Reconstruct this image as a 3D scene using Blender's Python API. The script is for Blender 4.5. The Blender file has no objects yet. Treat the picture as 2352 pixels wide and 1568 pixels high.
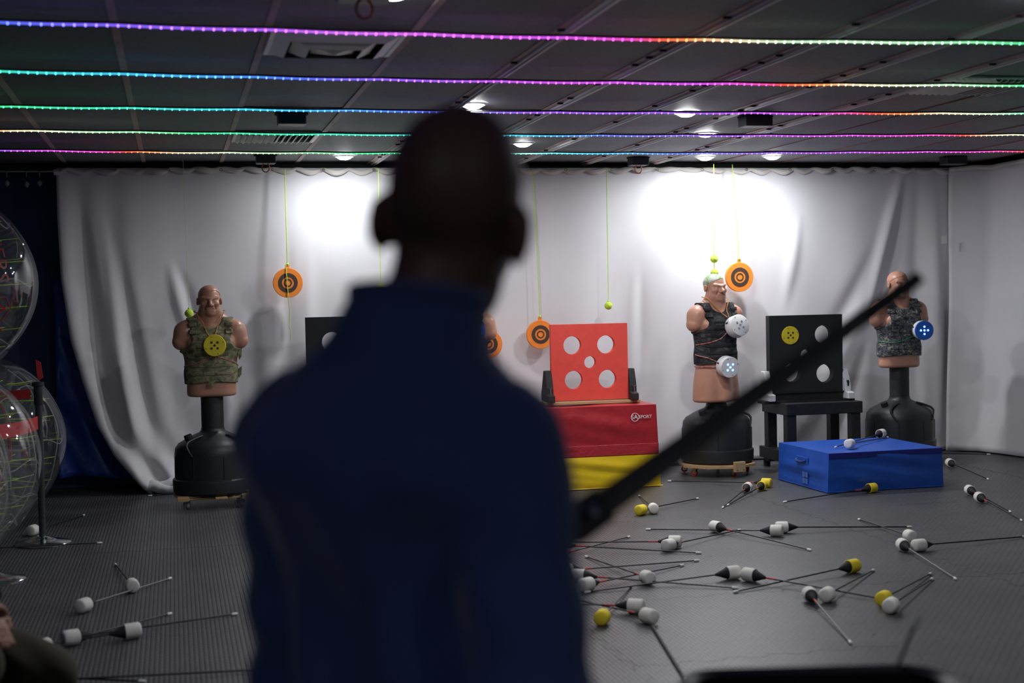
import bpy, bmesh, math, random
import numpy as np
from mathutils import Vector, Matrix
random.seed(7)
R = math.radians
scene = bpy.context.scene
COL = scene.collection

# ------------------------------------------------------------------ camera, world, exposure
cam_d = bpy.data.cameras.new('camera')
cam = bpy.data.objects.new('camera', cam_d); COL.objects.link(cam)
cam_d.sensor_width = 36.0
cam_d.lens = 3267.0 * 36.0 / 2352.0
cam.matrix_world = (Matrix.Translation((0, 0, 1.55)) @ Matrix.Rotation(R(-13.35), 4, 'Z')
                    @ Matrix.Rotation(R(90 - 1.9), 4, 'X') @ Matrix.Rotation(-0.021, 4, 'Z'))
cam_d.clip_start = 0.05
cam_d.dof.use_dof = True
cam_d.dof.focus_distance = 10.6
cam_d.dof.aperture_fstop = 2.0
scene.camera = cam
world = bpy.data.worlds.new('world'); scene.world = world
world.use_nodes = True
world.node_tree.nodes['Background'].inputs[0].default_value = (0.02, 0.022, 0.03, 1)
world.node_tree.nodes['Background'].inputs[1].default_value = 0.5
vs = scene.view_settings
vs.view_transform = 'Standard'; vs.look = 'None'; vs.gamma = 1.0; vs.use_curve_mapping = False
vs.exposure = 0.12
LAMP_W = 19.0          # each ceiling downlight
LED_E = 7.0            # LED beads

# ------------------------------------------------------------------ materials
MATS = {}
def mat(name, col=(.5, .5, .5), rough=.6, metal=0.0, var=0.0, vscale=12, bump=0.0, bscale=60, spec=.5, emit=None, estr=0, sheen=0, coord='Object'):
    if name in MATS: return MATS[name]
    m = bpy.data.materials.new(name); m.use_nodes = True
    nt = m.node_tree; b = nt.nodes['Principled BSDF']
    b.inputs['Base Color'].default_value = (*col, 1)
    b.inputs['Roughness'].default_value = rough
    b.inputs['Metallic'].default_value = metal
    b.inputs['Specular IOR Level'].default_value = spec
    if sheen: b.inputs['Sheen Weight'].default_value = sheen
    if emit:
        b.inputs['Emission Color'].default_value = (*emit, 1); b.inputs['Emission Strength'].default_value = estr
    if var or bump:
        tc = nt.nodes.new('ShaderNodeTexCoord')
    if var:
        n = nt.nodes.new('ShaderNodeTexNoise'); n.inputs['Scale'].default_value = vscale; n.inputs['Detail'].default_value = 4
        nt.links.new(tc.outputs[coord], n.inputs['Vector'])
        r = nt.nodes.new('ShaderNodeValToRGB')
        lo = [max(0, c * (1 - var)) for c in col]; hi = [min(1, c * (1 + var)) for c in col]
        r.color_ramp.elements[0].position = .3; r.color_ramp.elements[1].position = .7
        r.color_ramp.elements[0].color = (*lo, 1); r.color_ramp.elements[1].color = (*hi, 1)
        nt.links.new(n.outputs['Fac'], r.inputs['Fac']); nt.links.new(r.outputs['Color'], b.inputs['Base Color'])
    if bump:
        n2 = nt.nodes.new('ShaderNodeTexNoise'); n2.inputs['Scale'].default_value = bscale; n2.inputs['Detail'].default_value = 3
        nt.links.new(tc.outputs[coord], n2.inputs['Vector'])
        bp = nt.nodes.new('ShaderNodeBump'); bp.inputs['Strength'].default_value = bump; bp.inputs['Distance'].default_value = .01
        nt.links.new(n2.outputs['Fac'], bp.inputs['Height']); nt.links.new(bp.outputs['Normal'], b.inputs['Normal'])
    MATS[name] = m
    return m

def camo(name, cols, scale, pixel=0.0, stretch=(1, 1, 1)):
    m = bpy.data.materials.new(name); m.use_nodes = True; nt = m.node_tree; b = nt.nodes['Principled BSDF']
    b.inputs['Roughness'].default_value = .85; b.inputs['Specular IOR Level'].default_value = .2
    tc = nt.nodes.new('ShaderNodeTexCoord'); vec = tc.outputs['Object']
    mp = nt.nodes.new('ShaderNodeMapping'); mp.inputs['Scale'].default_value = stretch
    nt.links.new(vec, mp.inputs['Vector']); vec = mp.outputs['Vector']
    if pixel:
        s = nt.nodes.new('ShaderNodeVectorMath'); s.operation = 'SNAP'
        s.inputs[1].default_value = (pixel, pixel, pixel)
        nt.links.new(vec, s.inputs[0]); vec = s.outputs[0]
    n = nt.nodes.new('ShaderNodeTexNoise'); n.inputs['Scale'].default_value = scale; n.inputs['Detail'].default_value = 3; n.inputs['Distortion'].default_value = .6
    nt.links.new(vec, n.inputs['Vector'])
    r = nt.nodes.new('ShaderNodeValToRGB'); r.color_ramp.interpolation = 'CONSTANT'
    while len(r.color_ramp.elements) < len(cols): r.color_ramp.elements.new(.5)
    for e, (p, c) in zip(r.color_ramp.elements, cols): e.position = p; e.color = (*c, 1)
    nt.links.new(n.outputs['Fac'], r.inputs['Fac']); nt.links.new(r.outputs['Color'], b.inputs['Base Color'])
    n2 = nt.nodes.new('ShaderNodeTexNoise'); n2.inputs['Scale'].default_value = 25
    nt.links.new(tc.outputs['Object'], n2.inputs['Vector'])
    bp = nt.nodes.new('ShaderNodeBump'); bp.inputs['Strength'].default_value = .35; bp.inputs['Distance'].default_value = .015
    nt.links.new(n2.outputs['Fac'], bp.inputs['Height']); nt.links.new(bp.outputs['Normal'], b.inputs['Normal'])
    return m

def mat_floor():
    m = bpy.data.materials.new('rubber mat tread'); m.use_nodes = True; nt = m.node_tree; b = nt.nodes['Principled BSDF']
    tc = nt.nodes.new('ShaderNodeTexCoord'); geo = nt.nodes.new('ShaderNodeNewGeometry')
    br = nt.nodes.new('ShaderNodeTexBrick'); br.inputs['Scale'].default_value = 1.0
    br.inputs['Brick Width'].default_value = .052; br.inputs['Row Height'].default_value = .021
    br.inputs['Mortar Size'].default_value = .0055; br.inputs['Mortar Smooth'].default_value = .6
    mpb = nt.nodes.new('ShaderNodeMapping'); mpb.inputs['Rotation'].default_value = (0, 0, R(90))
    nt.links.new(geo.outputs['Position'], mpb.inputs['Vector']); nt.links.new(mpb.outputs['Vector'], br.inputs['Vector'])
    n = nt.nodes.new('ShaderNodeTexNoise'); n.inputs['Scale'].default_value = 1.7; n.inputs['Detail'].default_value = 6; n.inputs['Roughness'].default_value = .65
    nt.links.new(geo.outputs['Position'], n.inputs['Vector'])
    r = nt.nodes.new('ShaderNodeValToRGB'); r.color_ramp.elements[0].position = .35; r.color_ramp.elements[1].position = .7
    r.color_ramp.elements[0].color = (.066, .067, .071, 1); r.color_ramp.elements[1].color = (.10, .10, .104, 1)
    nt.links.new(n.outputs['Fac'], r.inputs['Fac'])
    mx = nt.nodes.new('ShaderNodeMixRGB'); mx.blend_type = 'MULTIPLY'; mx.inputs['Fac'].default_value = .5
    br.inputs['Color1'].default_value = (1, 1, 1, 1); br.inputs['Color2'].default_value = (.9, .9, .9, 1); br.inputs['Mortar'].default_value = (.5, .5, .5, 1)
    nt.links.new(r.outputs['Color'], mx.inputs['Color1']); nt.links.new(br.outputs['Color'], mx.inputs['Color2'])
    nt.links.new(mx.outputs['Color'], b.inputs['Base Color'])
    bp = nt.nodes.new('ShaderNodeBump'); bp.invert = True; bp.inputs['Strength'].default_value = 1.0; bp.inputs['Distance'].default_value = .006
    nt.links.new(br.outputs['Fac'], bp.inputs['Height']); nt.links.new(bp.outputs['Normal'], b.inputs['Normal'])
    b.inputs['Roughness'].default_value = .42; b.inputs['Specular IOR Level'].default_value = .6
    return m

def mat_panel():
    m = bpy.data.materials.new('ceiling panel charcoal'); m.use_nodes = True; nt = m.node_tree; b = nt.nodes['Principled BSDF']
    oi = nt.nodes.new('ShaderNodeObjectInfo'); geo = nt.nodes.new('ShaderNodeNewGeometry')
    n = nt.nodes.new('ShaderNodeTexNoise'); n.inputs['Scale'].default_value = 55; n.inputs['Detail'].default_value = 8; n.inputs['Roughness'].default_value = .75
    mp = nt.nodes.new('ShaderNodeMapping'); mp.inputs['Scale'].default_value = (.5, 1.6, 1)
    nt.links.new(geo.outputs['Position'], mp.inputs['Vector']); nt.links.new(mp.outputs['Vector'], n.inputs['Vector'])
    r = nt.nodes.new('ShaderNodeValToRGB'); r.color_ramp.elements[0].position = .3; r.color_ramp.elements[1].position = .68
    r.color_ramp.elements[0].color = (.10, .105, .118, 1); r.color_ramp.elements[1].color = (.25, .26, .29, 1)
    nt.links.new(n.outputs['Fac'], r.inputs['Fac'])
    mr = nt.nodes.new('ShaderNodeMapRange'); mr.inputs['To Min'].default_value = .7; mr.inputs['To Max'].default_value = 1.15
    nt.links.new(oi.outputs['Random'], mr.inputs['Value'])
    mx = nt.nodes.new('ShaderNodeVectorMath'); mx.operation = 'SCALE'
    nt.links.new(r.outputs['Color'], mx.inputs[0]); nt.links.new(mr.outputs[0], mx.inputs['Scale'])
    nt.links.new(mx.outputs[0], b.inputs['Base Color'])
    bp = nt.nodes.new('ShaderNodeBump'); bp.inputs['Strength'].default_value = .3; bp.inputs['Distance'].default_value = .003
    nt.links.new(n.outputs['Fac'], bp.inputs['Height']); nt.links.new(bp.outputs['Normal'], b.inputs['Normal'])
    b.inputs['Roughness'].default_value = .62
    return m

def mat_clear(name, tint=(1, 1, 1), haze=.03, gl=.06):
    m = bpy.data.materials.new(name); m.use_nodes = True; nt = m.node_tree
    for n in list(nt.nodes):
        if n.type != 'OUTPUT_MATERIAL': nt.nodes.remove(n)
    out = nt.nodes['Material Output']
    tr = nt.nodes.new('ShaderNodeBsdfTransparent'); tr.inputs[0].default_value = (*[.97 * c for c in tint], 1)
    gls = nt.nodes.new('ShaderNodeBsdfGlossy'); gls.inputs['Roughness'].default_value = .04; gls.inputs[0].default_value = (1, 1, 1, 1)
    df = nt.nodes.new('ShaderNodeBsdfDiffuse'); df.inputs[0].default_value = (.75, .78, .8, 1)
    lw = nt.nodes.new('ShaderNodeLayerWeight'); lw.inputs['Blend'].default_value = .35
    mr = nt.nodes.new('ShaderNodeMapRange'); mr.inputs['To Min'].default_value = gl; mr.inputs['To Max'].default_value = .55
    pw = nt.nodes.new('ShaderNodeMath'); pw.operation = 'POWER'; pw.inputs[1].default_value = 2.2
    nt.links.new(lw.outputs['Facing'], pw.inputs[0]); nt.links.new(pw.outputs[0], mr.inputs['Value'])
    m1 = nt.nodes.new('ShaderNodeMixShader'); m1.inputs[0].default_value = haze
    nt.links.new(tr.outputs[0], m1.inputs[1]); nt.links.new(df.outputs[0], m1.inputs[2])
    m2 = nt.nodes.new('ShaderNodeMixShader')
    nt.links.new(mr.outputs[0], m2.inputs[0]); nt.links.new(m1.outputs[0], m2.inputs[1]); nt.links.new(gls.outputs[0], m2.inputs[2])
    nt.links.new(m2.outputs[0], out.inputs['Surface'])
    return m

def mat_emit(name, col, st):
    m = bpy.data.materials.new(name); m.use_nodes = True; nt = m.node_tree
    b = nt.nodes['Principled BSDF']; b.inputs['Base Color'].default_value = (*col, 1)
    b.inputs['Emission Color'].default_value = (*col, 1); b.inputs['Emission Strength'].default_value = st
    return m

def mat_led(name, st):
    m = bpy.data.materials.new(name); m.use_nodes = True; nt = m.node_tree; b = nt.nodes['Principled BSDF']
    a = nt.nodes.new('ShaderNodeVertexColor'); a.layer_name = 'led'
    nt.links.new(a.outputs['Color'], b.inputs['Emission Color']); b.inputs['Emission Strength'].default_value = st
    b.inputs['Base Color'].default_value = (.3, .3, .3, 1)
    return m

def mat_wood():
    m = bpy.data.materials.new('pine wood'); m.use_nodes = True; nt = m.node_tree; b = nt.nodes['Principled BSDF']
    tc = nt.nodes.new('ShaderNodeTexCoord'); mp = nt.nodes.new('ShaderNodeMapping'); mp.inputs['Scale'].default_value = (2, 25, 25)
    n = nt.nodes.new('ShaderNodeTexNoise'); n.inputs['Scale'].default_value = 3; n.inputs['Detail'].default_value = 4
    nt.links.new(tc.outputs['Object'], mp.inputs['Vector']); nt.links.new(mp.outputs['Vector'], n.inputs['Vector'])
    r = nt.nodes.new('ShaderNodeValToRGB'); r.color_ramp.elements[0].color = (.34, .2, .09, 1); r.color_ramp.elements[1].color = (.62, .44, .24, 1)
    nt.links.new(n.outputs['Fac'], r.inputs['Fac']); nt.links.new(r.outputs['Color'], b.inputs['Base Color']); b.inputs['Roughness'].default_value = .65
    return m

WOOD = mat_wood()
FLOOR = mat_floor(); PANEL = mat_panel()
BLACKP = mat('black plastic', (.018, .02, .022), .42, bump=.12, bscale=90)
BLACKM = mat('black matte', (.012, .012, .013), .8)
FOAMBLK = mat('charcoal foam', (.022, .022, .023), .9, var=.15, bump=.25, bscale=150)
SKIN = mat('mannequin vinyl', (.50, .25, .17), .38, var=.12, vscale=9, bump=.08, bscale=30)
CURT = mat('off white curtain cloth', (.69, .683, .715), .92, var=.05, vscale=1.3, bump=.10, bscale=7, spec=.1, sheen=.2)
WHITEP = mat('white plastic', (.78, .78, .78), .4)
CHROME = mat('chrome', (.75, .75, .77), .12, 1.0)
STEEL = mat('brushed steel', (.45, .45, .46), .35, 1.0)

# ------------------------------------------------------------------ mesh helpers
class MB:
    def __init__(s): s.v = []; s.f = []
    def add(s, vs, fs):
        o = len(s.v); s.v += [tuple(v) for v in vs]; s.f += [tuple(i + o for i in f) for f in fs]; return s
    def box(s, c, d, M=None):
        vs = [Vector((c[0] + sx * d[0] / 2, c[1] + sy * d[1] / 2, c[2] + sz * d[2] / 2)) for sx in (-1, 1) for sy in (-1, 1) for sz in (-1, 1)]
        if M: vs = [M @ v for v in vs]
        return s.add(vs, [(0, 1, 3, 2), (4, 6, 7, 5), (0, 4, 5, 1), (2, 3, 7, 6), (0, 2, 6, 4), (1, 5, 7, 3)])
    def lathe(s, prof, n=24, M=None, cap=True):
        vs = []; fs = []
        for (r, z) in prof:
            for k in range(n):
                a = 2 * math.pi * k / n; v = Vector((r * math.cos(a), r * math.sin(a), z)); vs.append(M @ v if M else v)
        for i in range(len(prof) - 1):
            for k in range(n):
                k2 = (k + 1) % n; fs.append((i * n + k, i * n + k2, (i + 1) * n + k2, (i + 1) * n + k))
        if cap:
            fs.append(tuple(range(n))[::-1]); fs.append(tuple((len(prof) - 1) * n + k for k in range(n)))
        return s.add(vs, fs)
    def tube(s, pts, r, n=8, closed=False):
        pts = [Vector(p) for p in pts]; vs = []; fs = []; m = len(pts); up = Vector((0, 0, 1))
        prev = None
        for i, p in enumerate(pts):
            a = pts[i - 1] if (i > 0 or closed) else p; b = pts[(i + 1) % m] if (i < m - 1 or closed) else p
            t = (b - a).normalized()
            if prev is None:
                u = t.cross(up)
                if u.length < .05: u = t.cross(Vector((0, 1, 0)))
            else: u = prev - t * prev.dot(t)
            u.normalize(); prev = u; w = t.cross(u)
            rr = r[i] if isinstance(r, (list, tuple)) else r
            for k in range(n):
                an = 2 * math.pi * k / n; vs.append(p + (u * math.cos(an) + w * math.sin(an)) * rr)
        for i in range(m if closed else m - 1):
            j = (i + 1) % m
            for k in range(n):
                k2 = (k + 1) % n; fs.append((i * n + k, i * n + k2, j * n + k2, j * n + k))
        if not closed: fs.append(tuple(range(n))[::-1]); fs.append(tuple((m - 1) * n + k for k in range(n)))
        return s.add(vs, fs)
    def prism(s, poly, z0, z1, M=None):
        n = len(poly); vs = [Vector((x, y, z0)) for x, y in poly] + [Vector((x, y, z1)) for x, y in poly]
        if M: vs = [M @ v for v in vs]
        return s.add(vs, [tuple(range(n))[::-1], tuple(range(n, 2 * n))] + [(k, (k + 1) % n, n + (k + 1) % n, n + k) for k in range(n)])
    def mesh(s, name, smooth=False, bevel=0, seg=2):
        me = bpy.data.meshes.new(name); me.from_pydata(s.v, [], s.f)
        if bevel:
            bm = bmesh.new(); bm.from_mesh(me)
            bmesh.ops.bevel(bm, geom=[e for e in bm.edges if len(e.link_faces) == 2 and e.calc_face_angle(0) > .5], offset=bevel, segments=seg, profile=.5, affect='EDGES')
            bm.to_mesh(me); bm.free()
        bm = bmesh.new(); bm.from_mesh(me); bmesh.ops.recalc_face_normals(bm, faces=bm.faces); bm.to_mesh(me); bm.free()
        if smooth:
            me.polygons.foreach_set('use_smooth', [True] * len(me.polygons))
            me.update()
            try: me.set_sharp_from_angle(angle=R(40))
            except Exception: pass
        return me
    def build(s, name, m, parent=None, smooth=False, bevel=0, seg=2, **k):
        me = s.mesh(name, smooth, bevel, seg)
        if m: me.materials.append(m)
        return link(name, me, parent, **k)

def link(name, me, parent=None, loc=None, rot=None, **props):
    o = bpy.data.objects.new(name, me); COL.objects.link(o)
    if parent: o.parent = parent
    if loc is not None: o.location = loc
    if rot is not None: o.rotation_euler = rot
    for k, v in props.items(): o[k] = v
    return o
def thing(name, label, cat, loc=(0, 0, 0), rz=0.0, group=None):
    o = link(name, None, None, loc, (0, 0, rz)); o.empty_display_size = .1
    o['label'] = label; o['category'] = cat
    if group: o['group'] = group
    return o
def tag(o, label, cat, group=None):
    o['label'] = label; o['category'] = cat
    if group: o['group'] = group
    return o
def text_mesh(s, size, depth=.001):
    cu = bpy.data.curves.new('t', 'FONT'); cu.body = s; cu.size = size; cu.extrude = depth; cu.align_x = 'CENTER'; cu.align_y = 'CENTER'
    cu.resolution_u = 3
    o = bpy.data.objects.new('t', cu); COL.objects.link(o)
    dg = bpy.context.evaluated_depsgraph_get(); me = bpy.data.meshes.new_from_object(o.evaluated_get(dg))
    bpy.data.objects.remove(o); bpy.data.curves.remove(cu)
    return me
def circle(n, r, cx=0, cy=0): return [(cx + r * math.cos(2 * math.pi * k / n), cy + r * math.sin(2 * math.pi * k / n)) for k in range(n)]

# ------------------------------------------------------------------ signed-distance modelling
class Field:
    def __init__(s, lo, hi, h):
        s.h = h; s.lo = np.array(lo, np.float32); n = [int(math.ceil((b - a) / h)) + 1 for a, b in zip(lo, hi)]
        s.ax = [s.lo[i] + h * np.arange(n[i], dtype=np.float32) for i in range(3)]
        s.F = np.full(n, .5, np.float32)
    def copy(s):
        c = Field.__new__(Field); c.h = s.h; c.lo = s.lo; c.ax = s.ax; c.F = s.F.copy(); return c
    def sl(s, lo, hi, pad):
        out = []
        for i in range(3):
            a = int(np.searchsorted(s.ax[i], lo[i] - pad)); b = int(np.searchsorted(s.ax[i], hi[i] + pad)); out.append(slice(a, b))
        return tuple(out)
    def grid(s, sl):
        return np.meshgrid(s.ax[0][sl[0]], s.ax[1][sl[1]], s.ax[2][sl[2]], indexing='ij')
    def comb(s, sl, d, k, op):
        F = s.F[sl]
        if op == '+':
            if k > 0:
                hh = np.clip(.5 + .5 * (F - d) / k, 0, 1); s.F[sl] = F * (1 - hh) + d * hh - k * hh * (1 - hh)
            else: s.F[sl] = np.minimum(F, d)
        else:
            if k > 0:
                hh = np.clip(.5 - .5 * (F + d) / k, 0, 1); s.F[sl] = F * (1 - hh) - d * hh + k * hh * (1 - hh)
            else: s.F[sl] = np.maximum(F, -d)
    def ell(s, c, r, k=.03, op='+', M=None, pad=.07):
        m = max(r); rr = r if M is None else (m, m, m)
        sl = s.sl([c[i] - rr[i] for i in range(3)], [c[i] + rr[i] for i in range(3)], pad)
        X, Y, Z = s.grid(sl)
        if X.size == 0: return s
        X = X - c[0]; Y = Y - c[1]; Z = Z - c[2]
        if M is not None:
            m3 = M.transposed()
            X, Y, Z = [m3[i][0] * X + m3[i][1] * Y + m3[i][2] * Z for i in range(3)]
        k0 = np.sqrt((X / r[0]) ** 2 + (Y / r[1]) ** 2 + (Z / r[2]) ** 2)
        k1 = np.sqrt((X / r[0] ** 2) ** 2 + (Y / r[1] ** 2) ** 2 + (Z / r[2] ** 2) ** 2) + 1e-6
        d = np.where(k0 < 1e-4, -min(r), k0 * (k0 - 1) / k1); s.comb(sl, d, k, op); return s
    def cap(s, a, b, ra, rb=None, k=.03, op='+', pad=.07, flat=None):
        rb = ra if rb is None else rb; m = max(ra, rb)
        sl = s.sl([min(a[i], b[i]) - m for i in range(3)], [max(a[i], b[i]) + m for i in range(3)], pad)
        X, Y, Z = s.grid(sl)
        if X.size == 0: return s
        d3 = [b[i] - a[i] for i in range(3)]; L = sum(x * x for x in d3) + 1e-9
        X = X - a[0]; Y = Y - a[1]; Z = Z - a[2]
        t = np.clip((X * d3[0] + Y * d3[1] + Z * d3[2]) / L, 0, 1)
        d = np.sqrt((X - t * d3[0]) ** 2 + (Y - t * d3[1]) ** 2 + (Z - t * d3[2]) ** 2) - (ra + (rb - ra) * t)
        s.comb(sl, d, k, op); return s
    def full(s): return np.meshgrid(*s.ax, indexing='ij', sparse=True)
    def sample(s, p):
        q = [(p[i] - s.lo[i]) / s.h for i in range(3)]; i0 = [min(max(int(math.floor(q[i])), 0), s.F.shape[i] - 2) for i in range(3)]
        f = [q[i] - i0[i] for i in range(3)]; v = 0
        for dx in (0, 1):
            for dy in (0, 1):
                for dz in (0, 1):
                    v += float(s.F[i0[0] + dx, i0[1] + dy, i0[2] + dz]) * (f[0] if dx else 1 - f[0]) * (f[1] if dy else 1 - f[1]) * (f[2] if dz else 1 - f[2])
        return v
    def surf(s, ang, z, off=0.0, c=(0, 0)):
        # outermost point of the surface on a horizontal ray from the axis; ang 0 = front (-Y), + = +X
        dx, dy = math.sin(ang), -math.cos(ang); r = .34
        while r > .02:
            if s.sample((c[0] + dx * r, c[1] + dy * r, z)) < off: break
            r -= .004
        return (c[0] + dx * r, c[1] + dy * r, z)

def surfnet(F, lo, h):
    S = F < 0
    nx, ny, nz = F.shape
    cnt = np.zeros((nx - 1, ny - 1, nz - 1), np.int8)
    for a in (0, 1):
        for b in (0, 1):
            for c in (0, 1): cnt += S[a:nx - 1 + a, b:ny - 1 + b, c:nz - 1 + c]
    act = (cnt > 0) & (cnt < 8)
    I = np.argwhere(act); n = len(I)
    idx = np.full(act.shape, -1, np.int64); idx[act] = np.arange(n)
    acc = np.zeros((n, 3)); w = np.zeros(n)
    corners = [(a, b, c) for a in (0, 1) for b in (0, 1) for c in (0, 1)]
    for i, p in enumerate(corners):
        for q in corners[i + 1:]:
            if sum(abs(p[k] - q[k]) for k in range(3)) != 1: continue
            fa = F[I[:, 0] + p[0], I[:, 1] + p[1], I[:, 2] + p[2]].astype(float); fb = F[I[:, 0] + q[0], I[:, 1] + q[1], I[:, 2] + q[2]].astype(float)
            m = (fa < 0) != (fb < 0); t = np.where(m, fa / np.where(m, fa - fb, 1), 0)
            for k in range(3): acc[:, k] += np.where(m, p[k] + t * (q[k] - p[k]), 0)
            w += m
    V = np.array(lo, float) + h * (I + acc / w[:, None])
    faces = []
    def quads(axis):
        A = [slice(None)] * 3; B = [slice(None)] * 3; A[axis] = slice(0, -1); B[axis] = slice(1, None)
        sa = S[tuple(A)]; sb = S[tuple(B)]
        E = np.argwhere(sa != sb); o = [k for k in range(3) if k != axis]
        ok = np.ones(len(E), bool)
        for k in o: ok &= (E[:, k] > 0) & (E[:, k] < F.shape[k] - 1)
        E = E[ok]; ins = sa[E[:, 0], E[:, 1], E[:, 2]]
        def cell(d1, d2):
            c = E.copy(); c[:, o[0]] -= d1; c[:, o[1]] -= d2; return idx[c[:, 0], c[:, 1], c[:, 2]]
        q = np.stack([cell(1, 1), cell(0, 1), cell(0, 0), cell(1, 0)], 1)
        fl = ins if axis != 1 else ~ins
        q[~fl] = q[~fl][:, ::-1]; return q
    Q = np.concatenate([quads(0), quads(1), quads(2)])
    return V, Q

def sdf_mesh(name, F, lo, h, m=None, smooth=1):
    V, Q = surfnet(F, lo, h)
    if smooth:      # one light laplacian pass evens the net
        for _ in range(smooth):
            acc = np.zeros_like(V); w = np.zeros(len(V))
            for a, b in ((0, 1), (1, 2), (2, 3), (3, 0)):
                np.add.at(acc, Q[:, a], V[Q[:, b]]); np.add.at(w, Q[:, a], 1)
                np.add.at(acc, Q[:, b], V[Q[:, a]]); np.add.at(w, Q[:, b], 1)
            V = V * .5 + .5 * acc / w[:, None]
    me = bpy.data.meshes.new(name); me.vertices.add(len(V)); me.vertices.foreach_set('co', V.astype(np.float32).ravel())
    me.loops.add(len(Q) * 4); me.loops.foreach_set('vertex_index', Q.astype(np.int32).ravel())
    me.polygons.add(len(Q)); me.polygons.foreach_set('loop_start', np.arange(0, len(Q) * 4, 4, dtype=np.int32))
    try: me.polygons.foreach_set('loop_total', np.full(len(Q), 4, np.int32))
    except Exception: pass
    me.polygons.foreach_set('use_smooth', np.ones(len(Q), bool))
    me.update(calc_edges=True); me.validate()
    if m: me.materials.append(m)
    return me

# ================================================================== THE SETTING
# ---- floor: dark subfloor and interlocking rubber mats
XL, XR, YF, YB = -3.4, 7.62, -3.0, 12.5
fl = MB().box(((XL + XR) / 2, (YF + YB) / 2, -.055), (XR - XL + .2, YB - YF + .2, .09)).build('floor', mat('subfloor black', (.01, .01, .01), .9), kind='structure')
TS = 1.19
def jig_edge(n_teeth, amp):            # tabs along one edge, from 0 to TS
    pts = []
    step = TS / n_teeth
    for k in range(n_teeth):
        s = 1 if k % 2 == 0 else -1
        pts += [(k * step + step * .12, 0), (k * step + step * .04, s * amp), (k * step + step * .96, s * amp), (k * step + step * .88, 0)]
    return [(0, 0)] + pts[:-1] + [(TS, 0)]
ed = jig_edge(12, .016)
poly = []
g = .0009
poly += [(x, y) for x, y in ed[:-1]]
poly += [(TS + y, x) for x, y in ed[:-1]]
poly += [(x, TS + y) for x, y in ed[::-1][:-1]]
poly += [(y, x) for x, y in ed[::-1][:-1]]
cx = TS / 2
poly = [((x - cx) * (1 - 2 * g / TS), (y - cx) * (1 - 2 * g / TS)) for x, y in poly]
from mathutils.geometry import tessellate_polygon
_n = len(poly); _t = tessellate_polygon([[Vector((x, y, 0)) for x, y in poly]])
mat_me = MB().add([(x, y, 0) for x, y in poly] + [(x, y, -.012) for x, y in poly], [tuple(q) for q in _t] + [(k, (k + 1) % _n, _n + (k + 1) % _n, _n + k) for k in range(_n)]).mesh('floor_mat'); mat_me.materials.append(FLOOR)
i0 = int(math.floor((XL - 3.0) / TS)) ; j0 = int(math.floor((-.5 - 5.57) / TS))
for i in range(i0, 5):
    for j in range(j0, 6):
        x = 3.0 + (i + .5) * TS; y = 5.57 + (j + .5) * TS
        if x - TS / 2 > XR or y - TS / 2 > YB or x + TS / 2 < XL: continue
        # outer row/column is trimmed by the walls: keep it just inside
        link('floor_mat', mat_me, fl, (x, y, random.uniform(-.0012, 0.0)), (0, 0, 0))

# ---- walls
NAVY = mat('dark navy wall', (.05, .08, .17), .8, var=.2, vscale=2)
MB().box(((XL + XR) / 2, YB + .05, 1.38), (XR - XL + .2, .1, 2.78)).build('wall_back', NAVY, kind='structure')
MB().box((XL - .05, (YF + YB) / 2, 1.38), (.1, YB - YF, 2.78)).build('wall_left', NAVY, kind='structure')
MB().box((XR + .05, (YF + YB) / 2, 1.38), (.1, YB - YF, 2.78)).build('wall_right', mat('dark grey wall', (.03, .03, .033), .8), kind='structure')
MB().box(((XL + XR) / 2, YF - .05, 1.38), (XR - XL + .2, .1, 2.78)).build('wall_front', mat('dark grey wall'), kind='structure')

# ---- ceiling: slab, lay-in panels, bars and rails
RX0, RS = -0.825, 0.6215
ce = MB().box(((XL + XR) / 2, (YF + YB) / 2, 2.80), (XR - XL + .2, YB - YF + .2, .12)).build('ceiling', BLACKM, kind='structure')
PD = 1.22
pan_me = MB().box((0, 0, 0), (RS - .012, PD - .012, .014)).mesh('ceiling_panel', bevel=.002, seg=1); pan_me.materials.append(PANEL)
VENTS = [(0.725, 6.39), (0.725, 10.1)]
rows = [12.28 - PD * (r + .5) for r in range(11)]
for i in range(-4, 14):
    xc = RX0 + RS * (i + .5)
    if xc + RS / 2 > XR + .02 or xc - RS / 2 < XL - .02: continue
    for r, yc in enumerate(rows):
        o = link('ceiling_panel', pan_me, ce, (xc, yc, 2.70 + random.uniform(-.003, .003)), (random.uniform(-.003, .003), random.uniform(-.002, .002), 0))
BARM = mat('pinkish grey painted bar', (.52, .38, .365), .6, var=.15, vscale=5)
THINB = mat('dull red brown bar', (.20, .09, .08), .6)
RAILM = mat('grey aluminium rail', (.80, .80, .81), .45, .0)
y0b, y1b = -1.1, 12.15
for i in range(-4, 14):
    x = RX0 + RS * i
    if x > XR or x < XL: continue
    L = y1b - y0b; ym = (y0b + y1b) / 2
    if i <= 3:
        MB().box((x, ym, 2.6905), (.032, L, .006)).box((x, ym, 2.705), (.006, L, .03)).build('ceiling_bar', BARM, ce)
    elif i <= 8:
        b = MB().box((x - .004, ym, 2.6905), (.03, L, .006)).build('ceiling_bar', BARM, ce)
        # hung channel: two lips with a slot between
        r_ = MB().box((x + .020, ym, 2.683), (.008, L, .014)).box((x + .040, ym, 2.680), (.012, L, .020)).box((x + .029, ym, 2.689), (.012, L, .003)).build('ceiling_rail', RAILM, ce)
        rnd = random.Random(i)
        y = 4.6
        while y < 12:
            y += rnd.choice([.22, .55, .8, .65, .2])
            MB().box((x - .002, y, 2.684), (.030, .018, .012)).build('rail_clip', BLACKM, r_)
    else:
        MB().box((x, ym, 2.6905), (.014, L, .006)).build('ceiling_bar', THINB, ce)
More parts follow.
